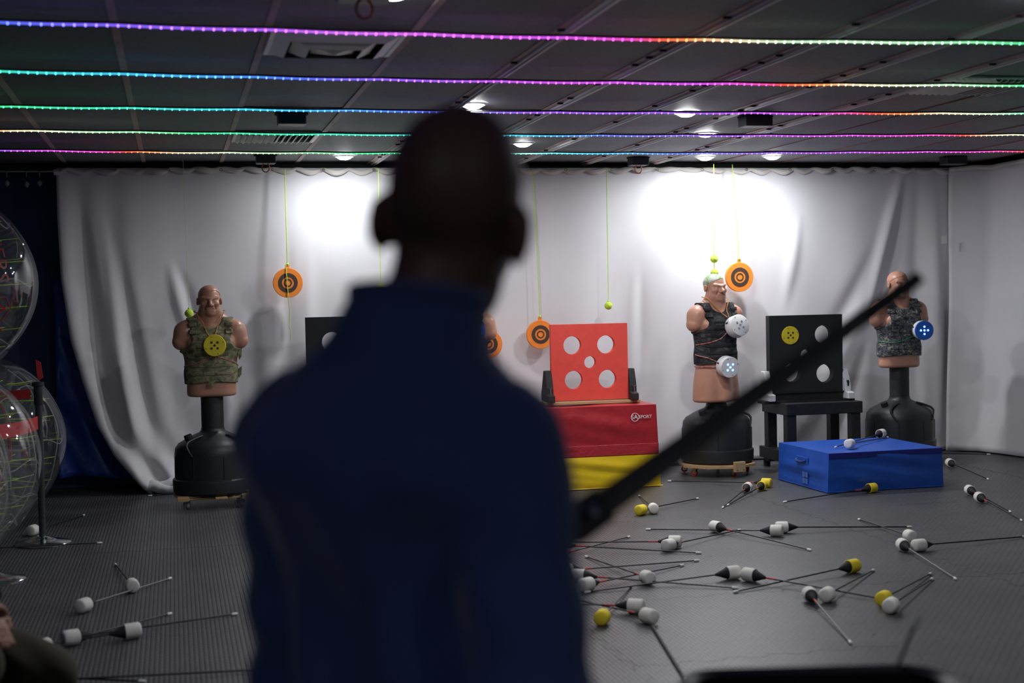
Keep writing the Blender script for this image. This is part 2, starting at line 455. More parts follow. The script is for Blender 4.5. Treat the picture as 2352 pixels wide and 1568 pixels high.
# cross tees between panel rows
for r in range(0, 11):
    y = 12.28 - PD * (r + 1)
    MB().box(((XL + XR) / 2, y, 2.6955), (XR - XL - .05, .012, .005)).build('ceiling_tee', BLACKM, ce)
# black fascia above the curtain
MB().box(((XL + XR) / 2, 12.17, 2.66), (XR - XL - .04, .03, .09)).build('trim_1', BLACKM, kind='structure')

# ---- louvred air vents
def vent(name, x, y, label, cat, square):
    t = thing(name, label, cat, (x, y, 2.69))
    W = .585
    vm = mat('pale vent metal', (.85, .85, .86), .35, .0)
    fr = MB()
    for s in (-1, 1):
        fr.box((s * (W / 2 - .012), 0, -.008), (.024, W, .012)); fr.box((0, s * (W / 2 - .012), -.008), (W - .048, .024, .012))
    fr.build('frame', vm, t, bevel=.002, seg=1)
    MB().box((0, 0, .0), (W - .05, W - .05, .003)).build('backing', BLACKM, t)
    if square:            # concentric stepped cones of a square diffuser
        for q, (ro, ri, z0, z1) in enumerate([(.274, .205, -.008, -.040), (.185, .115, -.018, -.055), (.095, .0, -.035, -.060)]):
            m = MB()
            vs_ = [(sx * ro, sy * ro, z0) for sx, sy in ((-1, -1), (1, -1), (1, 1), (-1, 1))] + [(sx * ri, sy * ri, z1) for sx, sy in ((-1, -1), (1, -1), (1, 1), (-1, 1))]
            vs_ += [(a, b, c + .006) for a, b, c in vs_]
            fs_ = [(k, (k + 1) % 4, 4 + (k + 1) % 4, 4 + k) for k in range(4)] + [(8 + k, 12 + k, 12 + (k + 1) % 4, 8 + (k + 1) % 4) for k in range(4)]
            if ri == 0: pass
            m.add(vs_, fs_); m.build('diffuser_ring', vm, t)
    else:
        for k in range(14):
            x0 = -.26 + k * .04
            MB().box((0, 0, 0), (.034, W - .06, .003), Matrix.Translation((x0, 0, -.018)) @ Matrix.Rotation(R(40 if k < 7 else -40), 4, 'Y')).build('slat', vm, t)
    return t
vent('air_diffuser', *VENTS[0], 'square metal air diffuser in ceiling beside the nearest light strip', 'air vent', True)
vent('air_grille', *VENTS[1], 'slatted pale air grille in far ceiling above the left mannequin', 'air vent', False)
vent('air_grille', RX0 + RS * 8.5, 7.3, 'dark slatted air grille at upper right corner of the ceiling', 'air vent', False)

# ---- recessed downlights (each carries its own lamp)
LAMPS = [(1.37, 11.48, .7, 'recessed downlight near curtain above the hidden black foam panel'),
         (1.77, 8.34, 1.0, 'recessed downlight peeking just over the archer\'s head'),
         (3.22, 8.62, 1.0, 'large bright recessed downlight on the middle light strip'),
         (3.79, 9.75, 1.0, 'bright recessed downlight on the fourth light strip'),
         (2.60, 10.47, .5, 'small dim recessed downlight right of the archer\'s head'),
         (4.46, 11.49, .85, 'recessed downlight at curtain above the black vest mannequin'),
         (5.04, 11.41, .85, 'recessed downlight at curtain, rightmost of the far pair'),
         (0.83, 5.30, .8, 'recessed downlight at the top edge above the orange hook'),
         (3.40, 5.00, .8, 'recessed downlight in the near right of the ceiling'),
         (-1.2, -.9, .45, 'recessed downlight behind the camera at left, out of frame'),  # this and the next are unseen, added to light the archer's back
         (2.2, -1.2, .35, 'recessed downlight behind the camera at right, out of frame')]
EM = mat_emit('lamp diffuser glow', (.97, .98, 1.0), 60)
for x, y, k, lab in LAMPS:
    t = thing('downlight', lab, 'ceiling light', (x, y, 2.69), group='recessed ceiling downlights')
    MB().lathe([(.09, 0), (.09, -.004), (.072, -.010), (.066, -.006), (.066, 0)], 28, cap=False).build('ring', WHITEP, t, smooth=True)
    MB().lathe([(.012, -.032), (.035, -.028), (.054, -.018), (.066, -.006), (.066, -.003)], 28).build('diffuser', EM, t)
    ld = bpy.data.lights.new('downlight_lamp', 'AREA'); ld.shape = 'DISK'; ld.size = .11; ld.energy = LAMP_W * k; ld.color = (.96, .975, 1.0)
    lo = bpy.data.objects.new('downlight_lamp', ld); COL.objects.link(lo); lo.parent = t; lo.location = (0, 0, -.036)

# ---- black ceiling boxes (motors / speakers) with hooks
def cbox(x, y, label, w=.17, d=.14, h=.07, hook=None):
    t = thing('ceiling_box', label, 'ceiling box', (x, y, 2.69))
    MB().box((0, 0, -h / 2), (w, d, h)).build('housing', BLACKP, t, bevel=.006)
    MB().box((0, 0, -.004), (w + .03, d * .6, .008)).build('flange', BLACKM, t)
    if hook:
        pts = [(.03 * math.cos(a), 0, -h - .03 + .035 * math.sin(a)) for a in np.linspace(R(90), R(440), 14)]
        MB().tube(pts, .005, 6).build('hook', mat('orange hook', (.5, .12, .05), .5), t, smooth=True)
cbox(.74, 8.88, 'black ceiling box left of the archer above the third light strip')
cbox(.74, 11.42, 'black ceiling box with hook above the left orange target', .15, hook=True)
cbox(3.77, 8.80, 'black ceiling box right of the bright middle downlight', .19)
cbox(3.88, 11.56, 'black ceiling box with hook between the curtain ropes', .15, hook=True)
cbox(6.79, 11.45, 'black ceiling box at the right end of the curtain rail', .2)
cbox(.70, 5.15, 'near ceiling box with orange hook at the top edge', .19, hook=True)

# ---- LED strips
def hsv(h, s, v):
    import colorsys; return colorsys.hsv_to_rgb(h % 1, s, v)
# hue stops (pixel x -> rgb) read along each strip, as world X
def X_at(px, Y):
    if Y < 5: return px / 1000.0
    return X_px(px, Y)
def X_px(px, Y):                      # world X of an image column on a strip at depth Y
    a = R(13.35) + math.atan((px - 1176) / 3267.0); return Y * math.tan(a)
GRN, TEA, CYA, BLU, VIO, MAG, PNK, RED, ORA, WRM = (.05, .8, .25), (.05, .8, .5), (.05, .6, .9), (.08, .15, 1), (.3, .1, 1), (.65, .08, .9), (.9, .06, .55), (1, .06, .05), (1, .3, .08), (.95, .8, .5)
WGR = (.6, .95, .6)
STR = [
 (5.84, 2.645, [(-400, BLU), (0, BLU), (450, VIO), (900, MAG), (1280, MAG), (1470, PNK), (1520, RED), (1600, ORA), (1700, WRM), (1830, WGR), (2000, WGR), (2352, GRN), (2800, TEA)], [(-.62, -.03), (.73, .03), (1.62, .045), (2.84, .0), (3.77, -.08)]),
 (7.08, 2.645, [(-400, GRN), (0, TEA), (250, CYA), (700, BLU), (950, VIO), (1300, MAG), (1600, MAG), (1740, PNK), (1800, RED), (1900, ORA), (1970, WRM), (2150, WGR), (2352, GRN), (2800, TEA)], [(-.76, -.05), (.66, .03), (1.72, .045), (3.44, -.01), (4.57, -.09)]),
 (8.26, 2.645, [(-400, WGR), (0, GRN), (300, TEA), (600, CYA), (950, BLU), (1250, VIO), (1600, VIO), (1850, MAG), (2000, RED), (2080, ORA), (2150, WRM), (2280, WGR), (2352, TEA), (2800, CYA)], [(-.9, .02), (.77, .05), (2.34, .05), (4.29, -.05), (5.33, -.12)]),
 (9.46, 2.645, [(-400, RED), (0, ORA), (50, WRM), (200, WGR), (450, GRN), (800, TEA), (1200, CYA), (1400, BLU), (1650, VIO), (1900, MAG), (2120, PNK), (2200, RED), (2270, WRM), (2400, WGR)], [(-1.02, -.05), (.88, .06), (2.29, .07), (4.59, -.03), (6.09, -.15)]),
 (10.68, 2.645, [(-400, VIO), (0, VIO), (90, MAG), (240, PNK), (300, RED), (360, ORA), (430, WRM), (600, WGR), (850, GRN), (1180, TEA), (1350, CYA), (1560, BLU), (1800, VIO), (2050, MAG), (2220, PNK), (2330, RED), (2600, ORA)], [(-1.15, -.08), (.04, .05), (1.51, .07), (4.08, .02), (6.85, -.22)])]
LEDB = mat_led('LED bead glow', LED_E); LEDT = mat_led('LED tube glow', LED_E * .15)
STR += [(4.62, 2.645, [(-3000, BLU), (0, VIO), (2000, BLU), (5000, CYA)], [(0, 0)]), (3.40, 2.645, [(-3000, VIO), (0, BLU), (2000, BLU), (5000, VIO)], [(0, 0)]), (2.18, 2.645, [(-3000, BLU), (0, BLU), (2000, VIO), (5000, BLU)], [(0, 0)]), (.96, 2.645, [(-3000, VIO), (0, BLU), (2000, CYA), (5000, BLU)], [(0, 0)]), (-.26, 2.645, [(-3000, BLU), (0, BLU), (2000, BLU), (5000, CYA)], [(0, 0)])]  # unseen strips added to throw blue light on the archer's jacket
names = ['nearest of the five colour-changing LED strips under the ceiling, blue to green', 'second LED strip under the ceiling, cyan at left, violet over the archer',
         'third LED strip under the ceiling, level with the archer\'s crown', 'fourth LED strip under the ceiling, orange at its left end', 'farthest LED strip under the ceiling, magenta at its left end',
         'blue LED strip above the arrow bin, out of frame overhead', 'violet LED strip overhead between arrow bin and archer, out of frame', 'blue LED strip overhead just past the archer, out of frame', 'LED strip overhead between archer and camera, out of frame', 'LED strip overhead behind the camera, out of frame']
def interp(xs, x, n):
    if x <= xs[0][0]: return xs[0][1]
    for a, b in zip(xs, xs[1:]):
        if x <= b[0]:
            f = (x - a[0]) / (b[0] - a[0]); p, q = a[1], b[1]
            return p + f * (q - p) if n == 1 else tuple(p[k] + f * (q[k] - p[k]) for k in range(n))
    return xs[-1][1]
for q, (Y, Z, stops, dev) in enumerate(STR):
    xs = [(X_at(p, Y), c) for p, c in stops]
    t = thing('led_strip', names[q], 'light strip', (0, Y, Z), group='LED strips strung under the ceiling')
    step = .041; x = -2.6; bead = MB(); bc = []; body = []; tube = MB(); tc_ = []
    pts = []
    while x < min(7.15, 1.28 * max(Y, 3.4) * .66 + 2.0):
        dy = interp(dev, x, 1); c = interp(xs, x, 3)
        ph = (x - RX0) / RS; sag = -.004 * abs(math.sin(math.pi * ph))
        pts.append((x, dy, sag, c))
        x += step
    for (x, dy, sg, c) in pts:
        n0 = len(bead.v)
        bead.add([(x - .009, dy, sg - .005), (x + .009, dy, sg - .005), (x, dy - .008, sg - .006), (x, dy + .008, sg - .006), (x, dy, sg - .014), (x, dy, sg - .003)],
                 [(0, 2, 4), (2, 1, 4), (1, 3, 4), (3, 0, 4), (2, 0, 5), (1, 2, 5), (3, 1, 5), (0, 3, 5)])
        bc += [c] * 6
    MB().tube([(p[0], p[1], p[2] + .003) for p in pts], .0055, 6).build('cable', BLACKM, t)
    tb = MB().tube([(p[0], p[1], p[2] - .006) for p in pts], .0048, 6)
    tcol = [p[3] for p in pts for _ in range(6)]
    for m, cols, mm, nm in ((bead, bc, LEDB, 'led_beads'), (tb, tcol, LEDT, 'light_tube')):
        me = bpy.data.meshes.new(nm); me.from_pydata(m.v, [], m.f)
        at = me.color_attributes.new('led', 'FLOAT_COLOR', 'POINT')
        for i_, c in enumerate(cols): at.data[i_].color = (*c, 1)
        me.materials.append(mm); o = link(nm, me, t)
        if nm == 'led_beads': o['kind'] = 'stuff'
    for k in range(4, 9):               # ties where the strip crosses a rail
        xr = RX0 + RS * k
        if xr < pts[-1][0]:
            MB().box((xr + .02, interp(dev, xr, 1), .004), (.014, .014, .012)).build('tie', BLACKM, t)

# ---- curtains
def fold(x, z, seed=0.0):
    t = 1 - z / 2.66                        # 0 at top, 1 at floor
    a = .012 + .05 * t ** 1.3
    v = a * (math.sin(x * 5.1 + .8 * math.sin(x * 1.7) + seed) * .55 + math.sin(x * 9.7 + 1.3 + 1.1 * t + seed) * .28 + math.sin(x * 2.3 - .6 * t) * .5)
    v += .010 * math.sin(x * 3.1 + z * 2.2) * math.sin(z * 1.9 + x)
    return v
EDGE = [(0.0, -.12), (.04, -.27), (.31, -.49), (.56, -.62), (.9, -.72), (1.26, -.81), (1.75, -.87), (2.24, -.885), (2.66, -.885)]
PULLS = [(6.62, 2.72, 6.22, 1.30, .05, -.045), (6.30, 1.9, 5.45, .25, .10, .045), (6.25, 1.5, 5.2, -.1, .13, -.05), (6.2, 1.0, 5.8, -.2, .08, .045),
         (.95, 2.0, .85, -.1, .07, .035), (1.12, 1.9, 1.05, .1, .08, -.04), (-.02, 1.85, .12, 1.25, .05, -.035), (.06, 1.8, .22, 1.2, .05, .03), (-.52, 2.1, -.28, -.3, .06, -.05), (-.40, 1.9, -.12, -.3, .06, .045), (-.7, 2.3, -.45, .1, .05, .035), (.40, 1.2, .42, -.2, .06, -.035), (.62, 1.5, .68, -.1, .07, .03),
         (5.55, 2.2, 5.4, 1.4, .06, -.03), (3.98, 1.7, 3.92, .5, .05, -.03), (4.05, 1.7, 4.0, .4, .05, .025), (6.75, 2.7, 6.72, .2, .08, .03), (6.9, 2.4, 6.95, .0, .07, -.03), (5.0, .7, 4.9, -.2, .1, .03)]
def curtain():
    nu, nv = 330, 74
    vs = []; fs = []
    x1 = 7.12
    for j in range(nv + 1):
        z = .012 + (2.64 - .012) * (1 - j / nv)
        xl = interp(EDGE, z, 1)
        for i in range(nu + 1):
            u = i / nu
            x = xl + (x1 - xl) * (u if u > .0 else u)
            # the left sweep gathers folds towards the bunched foot
            g_ = math.exp(-((x - xl) / .45) ** 2) * (1 - z / 2.66) ** .7
            y = 12.0 + fold(x, z) * (1 - .6 * g_) - .045 * g_ * (1 + math.sin((x - xl) * 24 + .6)) - .10 * g_
            # diagonal pulls near the right mannequin
            for (ax, az, bx, bz, wd, amp) in PULLS:
                L2 = (bx - ax) ** 2 + (bz - az) ** 2; tt = ((x - ax) * (bx - ax) + (z - az) * (bz - az)) / L2
                if -.1 < tt < 1.1:
                    d = math.hypot(x - ax - tt * (bx - ax), z - az - tt * (bz - az)); e = math.sin(math.pi * (tt + .1) / 1.2) ** 1.5
                    y += amp * e * math.exp(-(d / (wd * (.5 + .5 * e))) ** 2)
            vs.append((x, y, z))
    for j in range(nv):
        for i in range(nu):
            a = j * (nu + 1) + i; fs.append((a, a + 1, a + nu + 2, a + nu + 1))
    m = MB().add(vs, fs)
    return m
ct = thing('curtain', 'long off-white cloth curtain hung along the back of the range', 'curtain', (0, 0, 0))
cb = curtain().build('cloth', CURT, ct, smooth=False)
cb.data.polygons.foreach_set('use_smooth', [True] * len(cb.data.polygons))
md = cb.modifiers.new('thickness', 'SOLIDIFY'); md.thickness = .004
# puffy hem along the top, pinched at each eyelet
hp = []; hr = []
xx = -.9
while xx < 7.1:
    s = abs(math.sin(xx * math.pi / .21 + .5 * math.sin(xx * 2.1)))
    hp.append((xx, 11.985 + .012 * math.sin(xx * 17), 2.632 - .022 * s + .008 * math.sin(xx * 3.3) + .006 * math.sin(xx * 31))); hr.append(.012 + .014 * s)
    xx += .02
MB().tube(hp, hr, 8).build('hem', mat('curtain hem cloth', (.66, .63, .60), .9, bump=.3, bscale=30), ct, smooth=True)
k = 0; xx = -.85
EYE = mat('brass eyelet', (.3, .25, .15), .4, .8)
while xx < 7.1:
    a = [(xx + .011 * math.cos(t_), 11.955, 2.622 + .011 * math.sin(t_)) for t_ in np.linspace(0, 2 * math.pi, 10)[:-1]]
    MB().tube(a, .003, 5, True).build('eyelet', EYE, ct, smooth=True); xx += .42
# twisted foot of the curtain lying on the floor
ft = MB()
for q in range(3):
    pts = [(-.27 + .045 * k_ + .012 * math.sin(k_ * 1.7 + q), 11.80 + .045 * q + .02 * math.sin(k_ * .9 + q * 2), .045 + .018 * math.sin(k_ * 1.1 + q * 2.0) + (.03 if q == 1 else 0)) for k_ in range(10)]
    ft.tube(pts, [.012] + [.04 + .008 * math.sin(k_ * 1.3 + q) for k_ in range(8)] + [.02], 10)
ft.build('gathered_foot', CURT, ct, smooth=True)
# side curtain down the right of the range
def side_curtain():
    nu, nv = 150, 50; vs = []; fs = []
    for j in range(nv + 1):
        z = .012 + 2.62 * (1 - j / nv)
        for i in range(nu + 1):
            s = 8.2 * (i / nu)               # along the path from the corner towards the camera
            t = 1 - z / 2.66
            if s < .5: x, y = 7.06 + .62 * s, 11.97 - .25 * s - .35 * s * s
            else: x, y = 7.37 + .02 * (s - .5), 11.757 - (s - .5) * 1.0
            x += fold(y * 1.1, z, 2.0) * .9 - .10 * t ** 2 * math.exp(-((s - .5) / .8) ** 2)
            y -= .05 * t * math.exp(-(s / .3) ** 2)
            vs.append((x, y, z))
    for j in range(nv):
        for i in range(nu):
            a = j * (nu + 1) + i; fs.append((a, a + 1, a + nu + 2, a + nu + 1))
    return MB().add(vs, fs)
sc_ = thing('side_curtain', 'off-white curtain turning the corner along the right side', 'curtain', (0, 0, 0))
o = side_curtain().build('cloth', CURT, sc_); o.data.polygons.foreach_set('use_smooth', [True] * len(o.data.polygons))
md = o.modifiers.new('thickness', 'SOLIDIFY'); md.thickness = .004
MB().tube([(7.05, 11.96, 2.62), (7.25, 11.85, 2.635), (7.33, 11.7, 2.62)] + [(7.36 + .02 * k_, 11.6 - .4 * k_, 2.63 + .008 * math.sin(k_ * 2)) for k_ in range(19)], .022, 8).build('hem', MATS['curtain hem cloth'], sc_, smooth=True)
# paper tag on the side fold
tg = MB().box((0, 0, 0), (.055, .002, .075)).build('paper_tag', mat('white paper', (.8, .8, .78), .8), None); tg.location = (6.93, 11.86, 1.97)
tag(tg, 'small white paper tag stuck on curtain upper right of the camouflage mannequin', 'tag')
# curtain rod with rings at the bare left end
rod = thing('curtain_rod', 'grey curtain rod showing bare at the far left under ceiling', 'curtain rod', (0, 0, 0))
MB().tube([(-3.3, 12.06, 2.62), (7.15, 12.06, 2.62)], .012, 8).build('rod', STEEL, rod, smooth=True)
for x, dz in ((-1.27, .05), (-1.12, .06), (-1.02, .05), (-1.4, .05)):
    a = [(x, 12.06 + .018 * math.cos(t_), 2.6 + .03 * math.sin(t_)) for t_ in np.linspace(0, 2 * math.pi, 12)[:-1]]
    MB().tube(a, .0035, 5, True).build('ring', STEEL, rod, smooth=True)
    MB().lathe([(.002, -dz - .028), (.016, -dz - .014), (.02, -dz), (.014, -dz + .014), (.004, -dz + .022)], 10, Matrix.Translation((x, 12.06, 2.575))).build('weight', mat('grey weight', (.35, .35, .34), .5), rod, smooth=True)
# blue tarpaulin hanging behind the pulled-back edge
def tarp():
    vs = []; fs = []; nu, nv = 40, 40
    for j in range(nv + 1):
        v = j / nv; z = 1.75 * (1 - v) + (.11 - .0) * v
        for i in range(nu + 1):
            u = i / nu; x = -.95 + 1.25 * u
            zz = z - v * .09 * u * u * 1.0 + .02 * v * math.sin(u * 9)
            y = 12.22 + .035 * math.sin(x * 14 + 2 * math.sin(zz * 3)) * v + .02 * math.sin(zz * 9 + x * 4) + .012 * math.sin(x * 31 + zz * 17)
            if abs(zz - .62) < .05: y += .025
            vs.append((x, y, zz))
    for j in range(nv):
        for i in range(nu):
            a = j * (nu + 1) + i; fs.append((a, a + 1, a + nu + 2, a + nu + 1))
    return MB().add(vs, fs)
tp = tarp().build('tarpaulin', mat('blue tarpaulin', (.03, .075, .38), .38, var=.25, vscale=14, bump=.5, bscale=22), None)
tp.data.polygons.foreach_set('use_smooth', [True] * len(tp.data.polygons))
md = tp.modifiers.new('thickness', 'SOLIDIFY'); md.thickness = .003
tag(tp, 'creased blue tarpaulin hanging behind the left edge of the curtain', 'tarpaulin')

# ================================================================== MANNEQUINS
H5 = .005
class Squash:
    def __init__(s, f, z, kz): s.f, s.z, s.k = f, z, kz
    def q(s, p): return (p[0], p[1], s.z + (p[2] - s.z) * s.k)
    def ell(s, c, r, *a, **k): return s.f.ell(s.q(c), (r[0], r[1], r[2] * s.k), *a, **k)
    def cap(s, a, b, *r, **k): return s.f.cap(s.q(a), s.q(b), *r, **k)
HZ, HK = 1.664, .83
def head_prims(f, c, kf=1.0):
    x, y, z = c
    f = Squash(f, HZ, HK)
    f.ell((x, y + .012, z + .028), (.080, .099, .090), .02)
    f.ell((x, y - .030, z - .040), (.067, .076, .100), .03)
    f.ell((x, y - .030, z - .105), (.060, .062, .050), .03)
    f.cap((x - .03, y - .03, z - .115), (x + .03, y - .03, z - .115), .045, k=.03)
    f.ell((x, y - .085, z - .135), (.030, .024, .022), .02)
    for s in (-1, 1):
        f.cap((x + s * .010, y - .101, z - .006), (x + s * .056, y - .078, z + .010), .013, .010, .012)
        f.ell((x + s * .046, y - .072, z - .048), (.024, .024, .022), .02)
        f.ell((x + s * .032, y - .110, z - .021), (.021, .020, .012), .012, '-')
        f.ell((x + s * .032, y - .086, z - .023), (.015, .012, .009), .004)
        f.ell((x + s * .086, y + .012, z - .025), (.012, .026, .036), .008, M=Matrix.Rotation(s * .3, 3, 'Z'))
        f.ell((x + s * .094, y + .004, z - .020), (.006, .012, .018), .006, '-')
        f.ell((x + s * .017, y - .108, z - .062), (.012, .014, .010), .008)
        f.cap((x + s * .030, y - .095, z - .060), (x + s * .040, y - .080, z - .098), .003, .003, .010, '-')
    f.cap((x, y - .098, z - .012), (x, y - .130, z - .055), .009, .015, .012)
    f.cap((x - .024, y - .098, z - .088), (x + .024, y - .098, z - .088), .009, k=.010)
    f.cap((x - .020, y - .098, z - .108), (x + .020, y - .098, z - .108), .010, k=.010)
    f.cap((x - .030, y - .106, z - .102), (x, y - .113, z - .097), .0045, .004, .004, '-')
    f.cap((x + .030, y - .106, z - .102), (x, y - .113, z - .097), .0045, .004, .004, '-')
    f.cap((x - .035, y - .100, z + .035), (x + .035, y - .100, z + .035), .003, k=.006, op='-')
def torso_prims(f, xl):
    zb = .585 if xl else .825
    f.ell((0, 0, 1.20), (.195, .125, .175), .03)
    f.ell((0, .0, 1.04), (.178, .118, .20), .05)
    if xl:
        f.cap((-.055, 0, .95), (-.092, 0, .50), .118, .134, .05); f.cap((.055, 0, .95), (.092, 0, .50), .118, .134, .05)
        f.ell((0, 0, .72), (.19, .13, .20), .05)
        f.cap((0, -.10, .98), (0, -.125, .60), .05, .06, .05)
    else:
        f.cap((-.075, 0, .98), (-.08, 0, .80), .108, .106, .04); f.cap((.075, 0, .98), (.08, 0, .80), .108, .106, .04)
        f.cap((0, 0, .98), (0, 0, .80), .115, .11, .04)
    for s in (-1, 1):
        f.ell((s * .082, -.078, 1.235), (.092, .055, .068), .03)
        f.ell((s * .085, .075, 1.25), (.09, .055, .10), .03)
        f.cap((s * .10, .005, 1.345), (s * .185, 0, 1.315), .062, .078, .03)
        f.cap((s * .185, 0, 1.315), (s * .218, -.005, 1.245), .080, .066, .03)
        f.cap((s * .035, .015, 1.435), (s * .15, .01, 1.355), .052, .052, .04)
    f.cap((0, .012, 1.33), (0, .0, 1.50), .086, .074, .035)
    return zb
def make_torso(xl):
    f = Field((-.33, -.20, .52 if xl else .76), (.33, .20, 1.72), H5)
    zb = torso_prims(f, xl)
    X, Y, Z = f.full()
    # rounded flat underside
    d = zb - Z + 0 * f.F; k = .03
    hh = np.clip(.5 - .5 * (f.F - d) / k, 0, 1); f.F = f.F * (1 - hh) + d * hh + k * hh * (1 - hh)
    nohead = f.copy()
    head_prims(f, (0, 0, 1.545))
    return f, nohead
def bob_meshes(xl, zcut):
    f, nh = make_torso(xl)
    X, Y, Z = f.full()
    out = {'f': f, 'nh': nh}
    out['torso'] = sdf_mesh('torso', f.F, f.lo, H5, None)
    # sculpted hair cap with a side parting line
    cran = f.copy(); cran.F[:] = .5; cran.ell((0, .012, HZ + (1.573 - HZ) * HK), (.0835, .1025, .0935 * HK + .002), 0)
    hairline = 1.590 + .022 * np.clip((Y + .09) / -.03, -1, 1) - .10 * np.clip(Y + .04, 0, .12) + .35 * np.clip(np.abs(X) - .05, 0, .03) * (Y < -.02)
    hairline = 1.612 + 0.012 * np.sin((X + .02) * 30) * (Y < 0) - .55 * np.clip(Y + .055, 0, .11)
    hair = np.maximum(cran.F, hairline - Z)
    out['hair'] = sdf_mesh('hair', hair, f.lo, H5, None)
    # vest: offset shell cut by armholes, neckline and hem
    v = nh.copy(); v.F = nh.F - .016
    ves = v.copy()
    hem = zcut + .012 * np.cos(X * 9)
    ves.F = np.maximum(ves.F, hem - Z); ves.F = np.maximum(ves.F, Z - 1.425)
    for s in (-1, 1):
        ves.cap((s * .222, -.16, 1.262), (s * .222, .16, 1.262), .078, k=.012, op='-')
        ves.cap((s * .274, -.16, 1.34), (s * .274, .16, 1.34), .125, k=.012, op='-')
        ves.cap((s * .33, -.16, 1.22), (s * .33, .16, 1.22), .110, k=.012, op='-')
    ves.cap((0, -.19, 1.445), (0, -.02, 1.425), .105, .085, k=.012, op='-')
    ves.cap((0, -.02, 1.43), (0, .2, 1.47), .088, .08, k=.012, op='-')
    out['vest'] = sdf_mesh('vest', ves.F, f.lo, H5, None)
    out['ves'] = ves
    bands = []
    base = ves.F - .0045
    for zc, xa, xb in ((1.265, -.10, .10), (1.205, -.115, .115), (1.145, -.125, .125), (1.06, -.16, .16), (1.0, -.16, .16)):
        if zc - .02 < zcut: continue
        b = np.maximum(base, np.abs(Z - zc) - .0125)
        b = np.maximum(b, np.maximum(xa - X, X - xb)); b = np.maximum(b, Y - .02)
        bands.append(sdf_mesh('webbing', b, f.lo, H5, None, 0))
    out['bands'] = bands
    straps = []
    for s in (-1, 1):
        for za, zb2 in ((1.30, 1.335), (1.355, 1.385)):
            b = np.maximum(ves.F - .011, np.maximum(za - Z, Z - zb2)); b = np.maximum(b, np.maximum(s * .105 - .0 - X if s > 0 else X + .105 - .0, -1 + 0 * X))
            b = np.maximum(b, np.abs(X - s * .135) - .035); b = np.maximum(b, Y - .03)
            if (b < 0).sum() > 20: straps.append(sdf_mesh('shoulder_strap', b, f.lo, H5, None, 0))
    out['straps'] = straps
    return out
BA = bob_meshes(False, .925)
BX = bob_meshes(True, .905)
def inst(name, me, m, parent, **k):
    c = me.copy(); c.materials.clear(); c.materials.append(m); return link(name, c, parent, **k)

def base_parts(t, z0, post_top, tall=True):
    """water-filled plastic base standing at z0, and the post"""
    r = .305
    prof = [(.10, z0), (.285, z0), (r, z0 + .02), (r + .004, z0 + .10), (r + .002, z0 + .112), (r - .012, z0 + .120), (r - .014, z0 + .30), (r - .020, z0 + .345), (r - .045, z0 + .38), (r - .10, z0 + .412), (.15, z0 + .44), (.105, z0 + .458), (.09, z0 + .475), (.088, z0 + .49)]
    b = MB().lathe(prof, 48).build('base', BLACKP, t, smooth=True)
    MB().lathe([(.084, z0 + .47), (.084, post_top - .12), (.0835, post_top - .115), (.085, post_top + .03)], 32).build('post', mat('black rubber post', (.014, .015, .017), .6, bump=.2, bscale=40), t, smooth=True)
    for s in (-1, 1):        # moulded grip channels on the shoulder
        a0 = s * .62
        pts = []
        for u in np.linspace(0, 1, 12):
            ang = a0 + s * .38 * math.sin(u * math.pi) * .55; rr = .15 + (r - .016 - .15) * min(1, u * 1.6)
            zz = z0 + .448 - .09 * max(0, (u - .0)) ** 1.2 if u < .62 else z0 + .385 - (u - .62) * .22
            pts.append((rr * math.sin(ang), -rr * math.cos(ang), zz))
        MB().tube([(a_, b_, c_ - .006) for a_, b_, c_ in pts], .010, 8).build('moulded_rib', BLACKP, b, smooth=True)
    M = Matrix.Translation((-.185, -.06, z0 + .425)) @ Matrix.Rotation(R(-18), 4, 'Y')
    MB().lathe([(.03, -.01), (.03, .022), (.026, .026)], 16, M).build('filler_cap', BLACKM, b, smooth=True)
    for k in range(8):
        a = k * math.pi / 4 + .2
        MB().tube([((r - .012) * math.sin(a), -(r - .012) * math.cos(a), z0 + .125), ((r - .013) * math.sin(a), -(r - .013) * math.cos(a), z0 + .29)], .004, 6).build('seam', BLACKP, b, smooth=True)
    return b
RED_W = mat('red caster', (.4, .02, .025), .4); GREYW = mat('grey caster tread', (.35, .33, .33), .5)
def caster(parent, x, y, zt, wheel):
    c = MB().box((0, 0, -.004), (.05, .05, .006)).box((-.014, .012, -.028), (.003, .03, .05)).box((.014, .012, -.028), (.003, .03, .05)).build('caster', STEEL, parent, loc=(x, y, zt), rot=(0, 0, random.uniform(-1, 1)))
    Mw = Matrix.Translation((0, .02, -zt + .029)) @ Matrix.Rotation(R(90), 4, 'Y')
    MB().lathe([(.010, -.011), (.026, -.010), (.028, -.006), (.028, .006), (.026, .010), (.010, .011)], 18, Mw).build('wheel', wheel, c, smooth=True)
    MB().lathe([(.011, -.013), (.011, .013)], 10, Mw).build('hub', CHROME, c, smooth=True)
